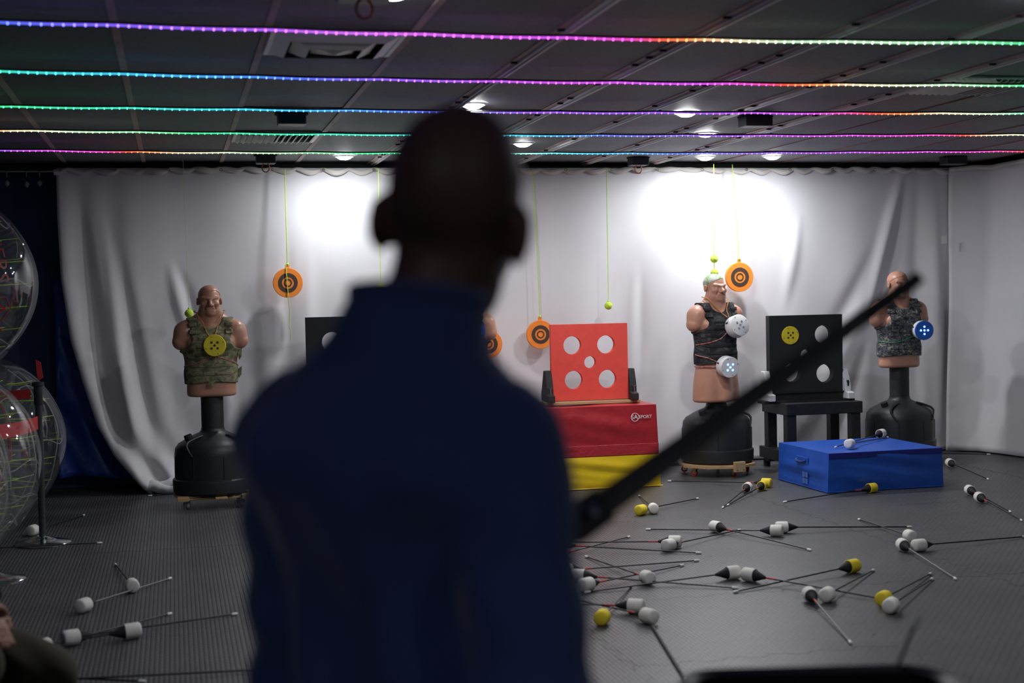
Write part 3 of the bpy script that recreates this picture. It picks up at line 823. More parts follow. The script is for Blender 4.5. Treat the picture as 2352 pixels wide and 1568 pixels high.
def dolly(label, x, y, kind, rz=0):
    t = thing('wooden_dolly', label, 'dolly', (x, y, 0), rz)
    if kind == 'cross':
        for k, (a, L) in enumerate(((R(8), .60), (R(98), .60))):
            M = Matrix.Rotation(a, 4, 'Z')
            MB().box((0, 0, .084 - .0), (L, .09, .018), M).build('plank', WOOD, t, bevel=.003, seg=1)
        for s in (-1, 1):
            MB().box((s * .235, -.24, .084), (.085, .09, .032)).build('plank', WOOD, t, bevel=.003, seg=1)
            caster(t, s * .20, -.20, .072, GREYW)
            caster(t, s * .20, .18, .072, GREYW)
        MB().box((.265, -.285, .098), (.075, .018, .075)).build('end_block', WOOD, t, bevel=.003, seg=1)
        MB().box((0, -.22, .078), (.40, .04, .016)).build('plank', WOOD, t, bevel=.003, seg=1)
    else:
        MB().prism(circle(8, .33), .075, .095).build('board', WOOD, t)
        MB().box((0, -.338, .09), (.105, .03, .085)).build('end_block', WOOD, t, bevel=.003, seg=1)
        for k in range(2):
            MB().lathe([(.004, 0), (.004, .003)], 8, Matrix.Translation((-.03 + .06 * k, -.354, .065)) @ Matrix.Rotation(R(90), 4, 'X')).build('screw', BLACKM, t)
        for a in (0, 72, 144, 216, 288):
            caster(t, .27 * math.sin(R(a)), -.27 * math.cos(R(a)), .075, RED_W)
    return t

CAMO_M = camo('multicam camouflage', [(0, (.10, .11, .06)), (.38, (.17, .17, .10)), (.45, (.27, .24, .155)), (.52, (.20, .19, .115)), (.58, (.14, .15, .085)), (.66, (.12, .08, .05))], 11, stretch=(1, 1, 1.5))
CAMO_B = camo('black camouflage', [(0, (.018, .019, .021)), (.45, (.045, .046, .049)), (.55, (.026, .026, .028)), (.62, (.075, .076, .08))], 8, stretch=(1, 1, 2.2))
CAMO_D = camo('digital grey camouflage', [(0, (.04, .045, .058)), (.44, (.13, .135, .135)), (.52, (.055, .06, .064)), (.60, (.28, .27, .21))], 20, pixel=.010, stretch=(1, 1, 1.6))
WEB_M = camo('multicam webbing', [(0, (.11, .11, .06)), (.42, (.21, .19, .12)), (.58, (.14, .14, .08))], 11)
WEB_B = mat('black webbing', (.008, .008, .009), .8); WEB_D = CAMO_D
ORC = mat('orange neck cord', (.55, .22, .06), .7)
def cord_mat():
    m = bpy.data.materials.new('red white paracord'); m.use_nodes = True; nt = m.node_tree; b = nt.nodes['Principled BSDF']
    tc = nt.nodes.new('ShaderNodeTexCoord'); w = nt.nodes.new('ShaderNodeTexChecker'); w.inputs['Scale'].default_value = 110
    w.inputs['Color1'].default_value = (.42, .02, .03, 1); w.inputs['Color2'].default_value = (.55, .4, .38, 1)
    nt.links.new(tc.outputs['Object'], w.inputs['Vector']); nt.links.new(w.outputs['Color'], b.inputs['Base Color']); b.inputs['Roughness'].default_value = .7
    return m
RWC = cord_mat(); GRC = mat('green cord', (.03, .25, .09), .6)

def cord_on(fld, path, off, mm, parent, name='cord', r=.0035):
    pts = [fld.surf(a, z, off) for a, z in path]
    return MB().tube(pts, r, 6).build(name, mm, parent, smooth=True)
def ringpath(za, zb, a0=-math.pi, a1=math.pi, n=40): return [(a0 + (a1 - a0) * k / n, za + (zb - za) * k / n) for k in range(n + 1)]
def lerp_path(pts, n=14):
    out = []
    for p, q in zip(pts, pts[1:]):
        for k in range(n): out.append((p[0] + (q[0] - p[0]) * k / n, p[1] + (q[1] - p[1]) * k / n))
    return out + [pts[-1]]

def bob(label, x, y, rz, B, vm, wm, z0=.095, hairm=None, dz=0.0, group='torso mannequins on plastic bases', short_post=False):
    t = thing('torso_mannequin', label, 'mannequin', (x, y, 0), rz, group)
    base_parts(t, z0, (.60 if B is BX else .84) + dz)
    o = inst('torso', B['torso'], SKIN, t); o.location.z = dz
    hh = inst('hair', B['hair'], hairm or SKIN, o)
    v = inst('vest', B['vest'], vm, t); v.location.z = dz
    for b in B['bands']: inst('webbing', b, wm, v)
    for b in B['straps']: inst('shoulder_strap', b, wm, v)
    return t, o, v
BOBLAB = ['torso mannequin in tan-green camouflage vest standing far left', 'torso mannequin in black vest with long waist and painted hair', 'torso mannequin in grey digital camouflage vest behind the blue block', 'torso mannequin in black vest half hidden behind the archer']
hair_green = camo('painted white and green hair', [(0, (.22, .42, .16)), (.45, (.5, .5, .46)), (.56, (.62, .62, .60)), (.66, (.3, .48, .24))], 6)
dolly('pine cross dolly with casters under the left camouflage mannequin', .265, 11.03, 'cross')
t1, to1, v1 = bob(BOBLAB[0], .265, 11.03, R(2), BA, CAMO_M, WEB_M)
dolly('round board dolly with red casters under the black vest mannequin', 4.43, 11.27, 'oct', R(12))
t2, to2, v2 = bob(BOBLAB[1], 4.46, 11.33, R(14), BX, CAMO_B, WEB_B, hairm=hair_green, dz=.02)
dolly('round board dolly with red casters under the grey camouflage mannequin', 6.17, 11.33, 'oct', R(20))
t3, to3, v3 = bob(BOBLAB[2], 6.17, 11.33, R(3), BA, CAMO_D, WEB_D, dz=.015)
dolly('round board dolly with red casters under the mannequin behind the archer', 2.27, 11.3, 'oct', R(5))
t4, to4, v4 = bob(BOBLAB[3], 2.27, 11.3, R(-5), BA, CAMO_B, WEB_B)
# cords on the mannequins
for tt, B, v in ((t1, BA, v1), (t2, BX, v2)):
    vf = B['ves']; nf = B['nh']
    cm = ORC
    zt = 1.235 if tt is t1 else 1.27
    xa = .02 if tt is t1 else .30
    for s in (-1, 1):
        pth = lerp_path([(s * 1.9, 1.475), (s * 1.2, 1.462), (s * .6 + xa * .3, 1.385), (xa + s * .05, zt + .03)], 10)
        cord_on(nf, pth, .022, cm, v, 'neck_cord', .004)
cord_on(BA['ves'], lerp_path([(-1.5, 1.055), (-.9, 1.075), (0.02, 1.135), (.5, 1.12), (1.0, 1.09), (1.6, 1.05)], 10), .004, RWC, v1, 'waist_cord', .0045)
cord_on(BX['ves'], lerp_path([(-1.6, 1.07), (-.9, 1.09), (-.3, 1.12), (.1, 1.17)], 10), .004, RWC, v2, 'waist_cord', .0045)
cord_on(BX['nh'], lerp_path([(-1.6, .99), (-1.0, .965), (-.5, .925)], 10), .024, RWC, v2, 'hip_cord', .0045)
cord_on(BX['nh'], [(a, .885) for a in np.linspace(-2.6, 1.6, 40)], .012, RWC, v2, 'hip_cord', .0045)
cord_on(BA['ves'], lerp_path([(-1.5, 1.06), (-.9, 1.045), (-.3, 1.06), (.2, 1.09), (.9, 1.11), (1.5, 1.09)], 10), .004, GRC, v3, 'waist_cord', .0045)
# camouflage flap and side tabs on the left mannequin's vest
pz = [BA['ves'].surf(a, .945, .006) for a in np.linspace(-.22, .10, 8)]
MB().add([Vector(p) + Vector((0, -.010, d)) for d in (0, -.035) for p in pz], [(k, k + 1, 9 + k, 8 + k) for k in range(7)]).build('flap', CAMO_M, v1)
for s, zz in ((1, 1.155), (1, 1.02)):
    p = Vector(BA['ves'].surf(s * 1.35, max(zz, .94), .0))
    MB().prism([(0, 0), (s * .035, .03), (s * .03, -.035), (s * .012, -.06)], -.006, .006, Matrix.Translation((p.x, p.y, zz)) @ Matrix.Rotation(R(90), 4, 'X')).build('side_tab', CAMO_M, v1)

# ================================================================== HIT TARGETS
def hit_target(label, loc, rot, r=.085, depth=.06, front=None, side=None, lit=None, spin=0.0, holes=None):
    """round target: housing with five cells on its face. Local +Z is the face direction"""
    t = thing('hit_target', label, 'target', loc)
    t.rotation_euler = rot
    M = Matrix.Rotation(spin, 4, 'Z')
    side = side or WHITEP; front = front or WHITEP
    if depth > .02:
        MB().lathe([(r * .9, -depth), (r * .97, -depth * .9), (r, -depth * .8), (r, -.014), (r * .985, -.010)], 36).build('housing', side, t, smooth=True)
        for a in (40, 160, 280):
            MB().box((0, 0, 0), (.012, .006, .03), Matrix.Rotation(R(a), 4, 'Z') @ Matrix.Translation((r, 0, -depth * .6)) @ Matrix.Rotation(R(90), 4, 'Z')).build('slot', BLACKM, t)
    MB().lathe([(r, -.012), (r, -.003), (r * .96, 0.0), (.002, .0005)], 36).build('face', front, t, smooth=True)
    q = r * .38
    pos = [(0, 0)] + [(q * math.cos(R(45 + 90 * k)), q * math.sin(R(45 + 90 * k))) for k in range(4)]
    for px, py in pos:
        v = M @ Vector((px, py, 0))
        MB().lathe([(r * .115, .0002), (r * .115, .0022), (r * .09, .003)], 14, Matrix.Translation(v)).build('led_cell' if lit else 'sensor_hole', lit or holes or mat('dark hole', (.06, .055, .03), .9), t)
    for k in range(4):
        v = M @ Vector((r * .83 * math.cos(R(90 * k + 20)), r * .83 * math.sin(R(90 * k + 20)), 0))
        MB().lathe([(r * .045, .0002), (r * .045, .0018)], 8, Matrix.Translation(v)).build('screw', mat('dark screw', (.1, .08, .05), .6), t)
    return t
YEL = mat('yellow foam', (.78, .62, .03), .55, var=.08, vscale=20)
BLUP = mat('blue plastic', (.02, .14, .62), .35)
LEDC = mat_emit('blue white LED cell', (.28, .45, 1.0), 1.9)
LEDV = mat_emit('blue LED cell', (.12, .12, 1.0), 3.0)
def face_rot(az, tilt=0.0): return (R(90) - tilt, 0, az)    # face normal points to -Y turned by az (towards +X)
def bob_pt(x, y, rz, B, ang, z, out, dz=0):
    p = B['ves'].surf(ang, z - dz) if z - dz > .93 else B['nh'].surf(ang, z - dz)
    l = math.hypot(p[0], p[1]); s = (l + out) / l
    v = Matrix.Rotation(rz, 4, 'Z') @ Vector((p[0] * s, p[1] * s, z)); return (x + v.x, y + v.y, z)
hit_target('yellow five-hole foam disc on the chest of the left camouflage mannequin', bob_pt(.265, 11.03, R(2), BA, .10, 1.215, .045), face_rot(R(-4), R(4)), .082, .045, YEL, YEL)
hit_target('white unlit target drum on the chest of the black vest mannequin', bob_pt(4.46, 11.33, R(14), BX, .30, 1.255, .11), face_rot(R(14), R(14)), .092, .105, spin=.2, holes=mat('grey hole', (.3, .3, .31), .8))
hit_target('white target drum with lit blue cells at the waist of the black vest mannequin', bob_pt(4.46, 11.33, R(14), BX, -.14, .905, .105), face_rot(R(8), R(-6)), .088, .10, lit=LEDC)
hit_target('blue target drum with lit cells on the grey camouflage mannequin', bob_pt(6.17, 11.33, R(3), BA, .40, 1.165, .115), face_rot(R(-8)), .083, .09, BLUP, WHITEP, LEDC, spin=R(45))
hit_target('blue lit target on the mannequin half hidden behind the archer', bob_pt(2.27, 11.3, R(-5), BA, .35, 1.26, .07), face_rot(R(-6)), .085, .07, BLUP, BLUP, LEDV, spin=R(10))

# ================================================================== HANGING TARGETS AND BALLS
ROPE = mat('neon yellow rope', (.55, .75, .10), .6); BALLM = mat('tennis ball felt', (.58, .8, .05), .9, var=.08, vscale=60, bump=.4, bscale=200)
ORG = mat('orange foam', (.95, .27, .03), .6, var=.04); RINGM = mat('dark brown ring print', (.06, .035, .025), .7)
def ring_target(label, x, y, z, zt, r=.122, xt=None, tilt=0, tail=False):
    t = thing('hanging_target', label, 'target', (x, y, z), group='orange ring targets hung on ropes')
    M = Matrix.Rotation(R(90), 4, 'X') @ Matrix.Rotation(tilt, 4, 'Y')
    d = MB().lathe([(r * .98, -.018), (r, -.014), (r, .012), (r * .98, .016)], 48, M).build('disc', ORG, t, smooth=True)
    for ri, ro in ((.40, .655), (.185, .275)):
        MB().lathe([(r * ri, .0165), (r * ri, .018), (r * ro, .018), (r * ro, .0165)], 48, M, cap=False).build('ring', RINGM, t)
    MB().box((0, 0, r + .012), (.034, .012, .032)).build('tab', ORG, t, bevel=.004)
    xt = x if xt is None else xt
    MB().tube([(0, -.004, r + .018), ((xt - x) * .4, 0, (zt - z) * .5), (xt - x, .03, zt - z)], .0042, 6).build('rope', ROPE, t, smooth=True)
    MB().lathe([(.004, -.012), (.010, -.006), (.011, .004), (.005, .012)], 10, Matrix.Translation((0, -.004, r + .03))).build('knot', ROPE, t, smooth=True)
    if tail:
        MB().tube([(-.012, -.012, r + .03), (-.014, -.026, r - .03), (-.010, -.026, .05), (.0, -.026, -.13), (.008, -.02, -.24), (.0, -.02, -.36), (.012, -.016, -.40), (.008, -.016, -.48)], .0032, 6).build('rope_tail', ROPE, t, smooth=True)
ring_target('orange ring target with loose rope tail hanging left of the archer', .922, 11.84, 1.683, 2.62, tail=True)
ring_target('orange ring target hanging beside the red foam panel', 3.06, 11.84, 1.20, 2.62, xt=3.03)
ring_target('orange ring target hanging behind the black vest mannequin\'s head', 4.897, 11.84, 1.66, 2.66, r=.13, xt=4.86)
ring_target('orange ring target half hidden behind the archer', 2.60, 11.84, 1.13, 2.62)
def hang_ball(label, x, y, balls, zt, xt=None, rr=.0035):
    t = thing('hanging_ball', label, 'ball', (x, y, balls[0]), group='tennis balls hung on ropes')
    xt = x if xt is None else xt
    for zb in balls:
        b = MB()
        me = bpy.data.meshes.new('ball'); bm = bmesh.new(); bmesh.ops.create_uvsphere(bm, u_segments=20, v_segments=14, radius=.034); bm.to_mesh(me); bm.free()
        me.polygons.foreach_set('use_smooth', [True] * len(me.polygons)); me.materials.append(BALLM); o = link('ball', me, t, (0, 0, zb - balls[0]))
        sp = [(.0345 * math.cos(a) * math.cos(.5 * math.sin(2 * a)), .0345 * math.sin(a) * math.cos(.5 * math.sin(2 * a)), .0345 * math.sin(.5 * math.sin(2 * a))) for a in np.linspace(0, 2 * math.pi, 25)[:-1]]
        MB().tube(sp, .0012, 4, True).build('seam', mat('pale seam', (.75, .8, .6), .8), o)
    MB().tube(([(0, 0, min(balls) - balls[0] + .03)] if len(balls) > 1 else []) + [(0, 0, .033), ((xt - x) * .5, .02, (zt - balls[0]) * .5), (xt - x, .05, zt - balls[0])], rr, 6).build('rope', ROPE, t, smooth=True)
    MB().lathe([(.003, .03), (.009, .036), (.009, .044), (.003, .05)], 8).build('knot', ROPE, t, smooth=True)
hang_ball('yellow-green tennis ball on thin string at the left mannequin\'s shoulder', .118, 11.55, [1.452], 2.68, .105, .0014)
hang_ball('yellow-green tennis ball hanging at the archer\'s left shoulder', 1.676, 11.75, [1.623], 2.62, 1.69)
hang_ball('yellow-green tennis ball hanging above the red foam panel', 3.65, 11.75, [1.434], 2.62, 3.67)
hang_ball('two tennis balls on one rope above the black vest mannequin\'s head', 4.60, 11.68, [1.82, 1.70], 2.05 + .6, 4.63)

# ================================================================== FOAM PANELS, BLOCKS AND TABLE
def foam_panel(label, x, y, z, w, h, th, m, holes, rz=0.0, tilt=0.0):
    """upright foam square with five round holes, cut as real openings"""
    bm = bmesh.new()
    outer = [(-w / 2, 0), (w / 2, 0), (w / 2, h), (-w / 2, h)]
    loops = [outer] + [[(cx_ + r_ * math.cos(2 * math.pi * k / 32), cz_ + r_ * math.sin(2 * math.pi * k / 32)) for k in range(32)] for cx_, cz_, r_ in holes]
    es = []
    for lp in loops:
        v = [bm.verts.new((px, -th / 2, pz_)) for px, pz_ in lp]
        es += [bm.edges.new((v[k], v[(k + 1) % len(v)])) for k in range(len(v))]
    res = bmesh.ops.triangle_fill(bm, use_beauty=True, use_dissolve=False, edges=es)
    # drop triangles lying inside holes
    kill = []
    for f in bm.faces:
        c = f.calc_center_median()
        if any(math.hypot(c.x - hx, c.z - hz) < r_ * .97 and all(abs(math.hypot(v.co.x - hx, v.co.z - hz) - r_) < 1e-4 for v in f.verts) for hx, hz, r_ in holes): kill.append(f)
    bmesh.ops.delete(bm, geom=kill, context='FACES_ONLY')
    ex = bmesh.ops.extrude_face_region(bm, geom=list(bm.faces))
    bmesh.ops.translate(bm, vec=(0, th, 0), verts=[v for v in ex['geom'] if isinstance(v, bmesh.types.BMVert)])
    bmesh.ops.recalc_face_normals(bm, faces=bm.faces)
    me = bpy.data.meshes.new('foam_target'); bm.to_mesh(me); bm.free(); me.materials.append(m)
    o = link('foam_target', me, None, (x, y, z), (tilt, 0, rz)); tag(o, label, 'foam target'); return o
REDF = mat('red foam', (.80, .075, .055), .75, var=.05, vscale=18, bump=.25, bscale=160)
HO = [(-.142, .445, .074), (.138, .445, .074), (.003, .305, .049), (-.135, .165, .074), (.146, .165, .074)]
foam_panel('square red foam panel with five round holes on the red block', 3.262, 11.06, .683, .635, .615, .06, REDF, HO, R(-3))
def upright(parent, x, y, z, s, m, white=False):
    """notched bracket holding a foam panel upright"""
    prof = [(-.13, 0), (.10, 0), (.10, .065), (.045, .07), (.04, .10), (.05, .10), (.05, .145), (.005, .245), (-.05, .245), (-.09, .13), (-.13, .06)]
    o = MB().prism(prof, -.03, .03, Matrix.Rotation(R(90), 4, 'X') @ Matrix.Rotation(R(0), 4, 'Z')).build('bracket', m, parent, bevel=.005, loc=(x, y, z))
    o.scale = (s, 1, 1)
    if not white: MB().lathe([(.004, 0), (.004, .06), (.010, .062), (.010, .066)], 8, Matrix.Translation((.045, -.034, .07))).build('bolt', CHROME, o, smooth=True)
    else:
        MB().box((0, -.031, .155), (.013, .003, .055)).build('slot', BLACKM, o)
        for dz in (.10, .20): MB().tube([(-.06, -.033, dz), (.03, -.033, dz + .006)], .002, 5).build('wire', BLACKM, o)
    return o
def bracket_prof(depthy=.3, hh=.245):
    return [(-.10, 0), (depthy - .10, 0), (depthy - .10, .06), (.11, .075), (.09, .14), (.02, hh), (-.05, hh), (-.10, .14)]
def stand(label, x, y, z, w, brm, boardm, rz=0, white=False):
    t = thing('panel_stand', label, 'stand', (x, y, z), rz)
    MB().box((0, -.02, .012), (w, .16, .024)).build('board', boardm, t, bevel=.003, seg=1)
    for s in (-1, 1):
        # each bracket is a thick notched plate running front to back beside the panel
        M = Matrix.Translation((s * (w / 2 - .055), 0, .024)) @ Matrix.Rotation(R(90), 4, 'Z') @ Matrix.Rotation(R(90), 4, 'X')
        prof = [(.14, 0), (-.15, 0), (-.15, .055), (-.085, .065), (-.085, .115), (-.06, .18), (-.025, .25), (.035, .25), (.09, .14), (.14, .06)]
        b = MB().prism(prof, -.028, .028, M).build('bracket', brm, t, bevel=.006)
        if white:
            for zz in (.10, .19): MB().tube([(s * (w / 2 - .055) - .03, -.10 + zz * .2, zz), (s * (w / 2 - .055) + .03, -.10 + zz * .2, zz)], .0025, 5).build('wire', BLACKM, b)
            MB().box((s * (w / 2 - .055), -.078, .155), (.014, .02, .05)).build('slot', BLACKM, b)
        else:
            MB().lathe([(.004, .065), (.004, .135), (.009, .137), (.009, .143)], 8, Matrix.Translation((s * (w / 2 - .055), -.115, 0))).build('bolt', CHROME, b, smooth=True)
    return t
stand('black bracket stand on a pine board holding the red foam panel', 3.262, 11.06, .654, .80, FOAMBLK, WOOD, R(-3))
# red vinyl block on yellow vinyl block
def block(name, label, x0, x1, y0, y1, z0, z1, m, stripe=None, taper=0.0, rz=0):
    t = thing(name, label, 'foam block', ((x0 + x1) / 2, (y0 + y1) / 2, z0), rz)
    W, D, H = x1 - x0, y1 - y0, z1 - z0
    n = 14; vs = []; fs = []
    bm = bmesh.new(); bmesh.ops.create_cube(bm, size=1)
    bmesh.ops.subdivide_edges(bm, edges=bm.edges[:], cuts=11, use_grid_fill=True)
    rnd = random.Random(label)
    p1, p2, p3 = rnd.uniform(0, 6), rnd.uniform(0, 6), rnd.uniform(0, 6)
    for v in bm.verts:
        x, y, z = v.co; zz = z + .5
        bul = (1 - (2 * x) ** 2) * (1 - (2 * z) ** 2)
        w = .008 * math.sin(zz * 9 + x * 5 + p1) + .006 * math.sin(zz * 17 + x * 11 + p2)
        tx = 1 + taper * (.5 - zz)
        X_ = x * W * tx; Y_ = y * D; Z_ = zz * H
        if abs(y) > .499: Y_ += (y * 2) * (bul * .010 + w * bul)
        if abs(x) > .499: X_ += (x * 2) * (1 - (2 * y) ** 2) * (1 - (2 * z) ** 2) * (.010 + w)
        if z > .499: Z_ -= .006 * (1 - (2 * x) ** 2) * (1 - (2 * y) ** 2) * (1 + math.sin(x * 9 + p3))
        v.co = (X_, Y_, Z_)
    me = bpy.data.meshes.new('cover'); bm.to_mesh(me); bm.free(); me.polygons.foreach_set('use_smooth', [True] * len(me.polygons)); me.update()
    me.set_sharp_from_angle(angle=R(40)); me.materials.append(m); link('cover', me, t)
    return t, W, D, H
REDV = mat('red vinyl', (.42, .022, .032), .38, var=.1, vscale=6, bump=.5, bscale=14)
YELV = mat('yellow vinyl', (.80, .55, .012), .4, var=.05, vscale=5, bump=.35, bscale=12)
BLUV = mat('blue vinyl', (.012, .085, .46), .42, var=.08, vscale=6, bump=.3, bscale=16)
yb, W_, D_, H_ = block('yellow_block', 'yellow vinyl foam block on the floor under the red block', 2.66, 3.74, 10.72, 11.42, 0.002, .255, YELV, rz=R(-1))
MB().tube([(-W_ / 2 - .01, -D_ / 2 - .012, .006), (W_ / 2 + .015, -D_ / 2 - .012, .006)], .005, 6).build('welt', YELV, yb, smooth=True)
rb, W_, D_, H_ = block('red_block', 'red vinyl foam block with white logo under the red panel', 2.65, 3.725, 10.73, 11.42, .258, .652, REDV, taper=.03, rz=R(-1))
MB().box((0, -D_ / 2 - .004, .045), (W_ * 1.012, .006, .085)).build('closing_flap', mat('red vinyl flap', (.46, .03, .045), .35, bump=.5, bscale=40), rb, bevel=.002, seg=1)
WHT = mat('white print', (.85, .85, .85), .5)
lg = thing_logo = link('logo', None, rb, (W_ / 2 - .155, -D_ / 2 - .016, .305), (R(90), 0, 0))
lg2 = text_mesh('SPORT', .036, .0008); lg2.materials.append(WHT)
bpy.data.objects.remove(lg)
lo_ = link('logo_text', lg2, rb, (W_ / 2 - .105, -D_ / 2 - .0175, .300), (R(90), 0, 0)); 
lg3 = text_mesh('SA', .05, .0008); lg3.materials.append(WHT)
link('logo_letters', lg3, rb, (W_ / 2 - .195, -D_ / 2 - .0175, .300), (R(90), 0, R(0)))
rg = MB()
Mr = Matrix.Translation((W_ / 2 - .190, -D_ / 2 - .0165, .300)) @ Matrix.Rotation(R(90), 4, 'X')
rg.lathe([(.034, 0), (.034, .0015), (.030, .0015), (.030, 0)], 32, Mr, cap=False)
rg.build('logo_ring', WHT, rb)
# blue block
bb, W_, D_, H_ = block('blue_block', 'large blue vinyl foam block lying on the floor at right', 4.755, 5.72, 9.85, 10.72, .002, .302, BLUV, taper=.025, rz=R(1))
MB().box((0, -D_ / 2 - .003, .278), (W_ * .992, .006, .042)).build('dark_band', mat('dark blue band', (.010, .018, .22), .45), bb, bevel=.002, seg=1)
hb = MB().box((-W_ / 2 - .012, -.02, .205), (.006, .20, .062)).build('handle_patch', BLUV, bb, bevel=.003, seg=1)
MB().tube([(-W_ / 2 - .016, -.09, .21), (-W_ / 2 - .034, -.06, .20), (-W_ / 2 - .036, 0, .198), (-W_ / 2 - .034, .04, .20), (-W_ / 2 - .016, .07, .21)], .010, 6).build('handle_strap', mat('navy webbing', (.012, .04, .2), .7), hb, smooth=True)
for iy in range(2):
    for iz in range(2):
        MB().box((-W_ / 2 - .014, -.045 - iy * .05, .10 - iz * .05), (.002, .042, .042)).build('sticker_residue', mat('faded sticker', (.07, .16, .5), .6), bb)
MB().tube([(-W_ / 2 * 1.0125, D_ / 2, .006), (-W_ / 2 * 1.0125 - .004, -D_ / 2 - .004, .006), (W_ / 2, -D_ / 2 - .004, .006)], .004, 6).build('welt', BLUV, bb, smooth=True)
# black table with the black foam panel
BLKW = mat('black painted timber', (.014, .014, .015), .5, var=.3, vscale=25, bump=.3, bscale=50)
tb_ = thing('low_table', 'low black timber table carrying the black foam panel', 'table', (5.335, 11.33, 0), 0)
MB().box((0, 0, .53), (.70, .52, .10)).build('top', BLKW, tb_, bevel=.006)
for sx in (-1, 1):
    for sy in (-1, 1):
        MB().box((sx * .295, sy * .20, .265), (.085, .085, .43)).build('leg', BLKW, tb_, bevel=.005)
    MB().box((sx * .30, 0, .125), (.10, .66, .10)).build('runner', BLKW, tb_, bevel=.005)
    for sy in (-1, 1): MB().lathe([(.03, 0.0), (.03, .055), (.02, .075)], 12, Matrix.Translation((sx * .30, sy * .28, .0))).build('foot', BLACKM, tb_, smooth=True)
BLKF = mat('black panel foam', (.015, .016, .018), .85, bump=.2, bscale=120)
HO2 = [(-.147, .485, .079), (.16, .485, .079), (.0, .31, .052), (-.13, .165, .079), (.17, .150, .079)]
foam_panel('square black foam panel with round holes on the low table', 5.262, 11.30, .665, .67, .655, .075, BLKF, HO2, R(-1))
stand('white bracket stand with black board holding the black foam panel', 5.262, 11.30, .573, .83, WHITEP, BLKW, R(-1), True)
sp_ = MB().box((0, 0, 0), (.66, .10, .060)).box((0, .0, .034), (.70, .14, .010)).build('spacer_plank', BLKW, None, bevel=.004, seg=1); sp_.location = (5.262, 11.30, .625); sp_.rotation_euler = (0, 0, R(-1))
tag(sp_, 'black plank wedged under the black foam panel on the table', 'plank')
hit_target('yellow five-hole disc set in the upper left hole of the black panel', (5.262 - .147, 11.255, .665 + .485), face_rot(R(-1)), .078, .05, YEL, YEL)
# second black panel mostly behind the archer
t5 = thing('low_table', 'low black timber table hidden behind the archer', 'table', (1.37, 11.45, 0), 0)
MB().box((0, 0, .52), (.82, .60, .10)).build('top', BLKW, t5, bevel=.006)
for sx in (-1, 1):
    for sy in (-1, 1): MB().box((sx * .355, sy * .24, .235), (.085, .085, .47)).build('leg', BLKW, t5, bevel=.005)
foam_panel('black foam panel showing its corner over the archer\'s left shoulder', 1.37, 11.42, .60, .70, .80, .075, BLKF, [(-.147, .60, .079), (.16, .60, .079), (0, .42, .052), (-.13, .24, .079), (.16, .24, .079)])
stand('black bracket stand hidden behind the archer', 1.37, 11.42, .573, .86, FOAMBLK, BLKW)

# ================================================================== ARROWS
ARW = .86
ABLK = mat('black arrow shaft', (.010, .010, .012), .4); AGRY = mat('grey arrow shaft', (.16, .15, .14), .35)
FOAMW = mat('white foam tip', (.74, .72, .68), .8, var=.05, vscale=60, bump=.15, bscale=200); FOAMY = mat('yellow foam tip', (.80, .62, .03), .75, var=.05, vscale=60)
ARED = mat('red arrow wrap', (.5, .03, .03), .5)
MX = Matrix.Rotation(R(90), 4, 'Y')             # lathe axis onto +X
def arrow_meshes():
    d = {}
    d['foam_tip'] = MB().lathe([(.002, -.037), (.026, -.037), (.032, -.034), (.0355, -.028), (.0365, .0), (.0365, .036), (.034, .038), (.031, .037), (.029, .020), (.006, .018)], 24, MX).mesh('foam_tip', True)
    d['cone'] = MB().lathe([(.028, .022), (.029, .042), (.026, .052), (.011, .092), (.0065, .105), (.005, .108)], 18, MX).mesh('cone', True); d['cone'].materials.append(BLACKM)
    d['wrap'] = MB().lathe([(.0052, .105), (.0052, .165)], 10, MX).mesh('wrap', True); d['wrap'].materials.append(ARED)
    d['shaft'] = MB().lathe([(.0042, .10), (.0042, ARW - .02)], 10, MX).mesh('shaft', True)
    d['nock'] = MB().lathe([(.0050, ARW - .034), (.0072, ARW - .030), (.0072, ARW - .006), (.004, ARW)], 10, MX).mesh('nock', True); d['nock'].materials.append(WHITEP)
    return d
AM = arrow_meshes()
for nm, mm in (('foam_tip', (FOAMW, FOAMY)), ('shaft', (ABLK, AGRY))):
    for s, m in zip('ab', mm):
        c = AM[nm].copy(); c.materials.append(m); AM[nm + s] = c
def arrow(label, head, nock, yellow=False, grey=False, red=True, zh=.0372, zk=.0064, anchor='head', group='foam-tipped arrows scattered on the floor', zoff=0.0):
    h = Vector((head[0], head[1], zh)); n = Vector((nock[0], nock[1], zk))
    d = (n - h).normalized()
    hor = math.sqrt(max(1e-6, ARW ** 2 - (zk - zh) ** 2)); dh = Vector((d.x, d.y, 0)).normalized()
    if anchor == 'nock': h = Vector((n.x - dh.x * hor, n.y - dh.y * hor, zh))
    n = Vector((h.x + dh.x * hor, h.y + dh.y * hor, zk)); d = (n - h).normalized()
    t = thing('foam_arrow', label, 'arrow', (h.x, h.y, h.z + zoff), group=group)
    rot = d.to_track_quat('X', 'Z').to_matrix() @ Matrix.Rotation(random.uniform(0, 6), 3, 'X')
    t.rotation_euler = rot.to_euler()
    f = link('foam_tip', AM['foam_tip' + ('b' if yellow else 'a')], t)
    link('cone', AM['cone'], f)
    s = link('shaft', AM['shaft' + ('b' if grey else 'a')], t)
    if red: link('wrap', AM['wrap'], s)
    link('nock', AM['nock'], s)
    return t
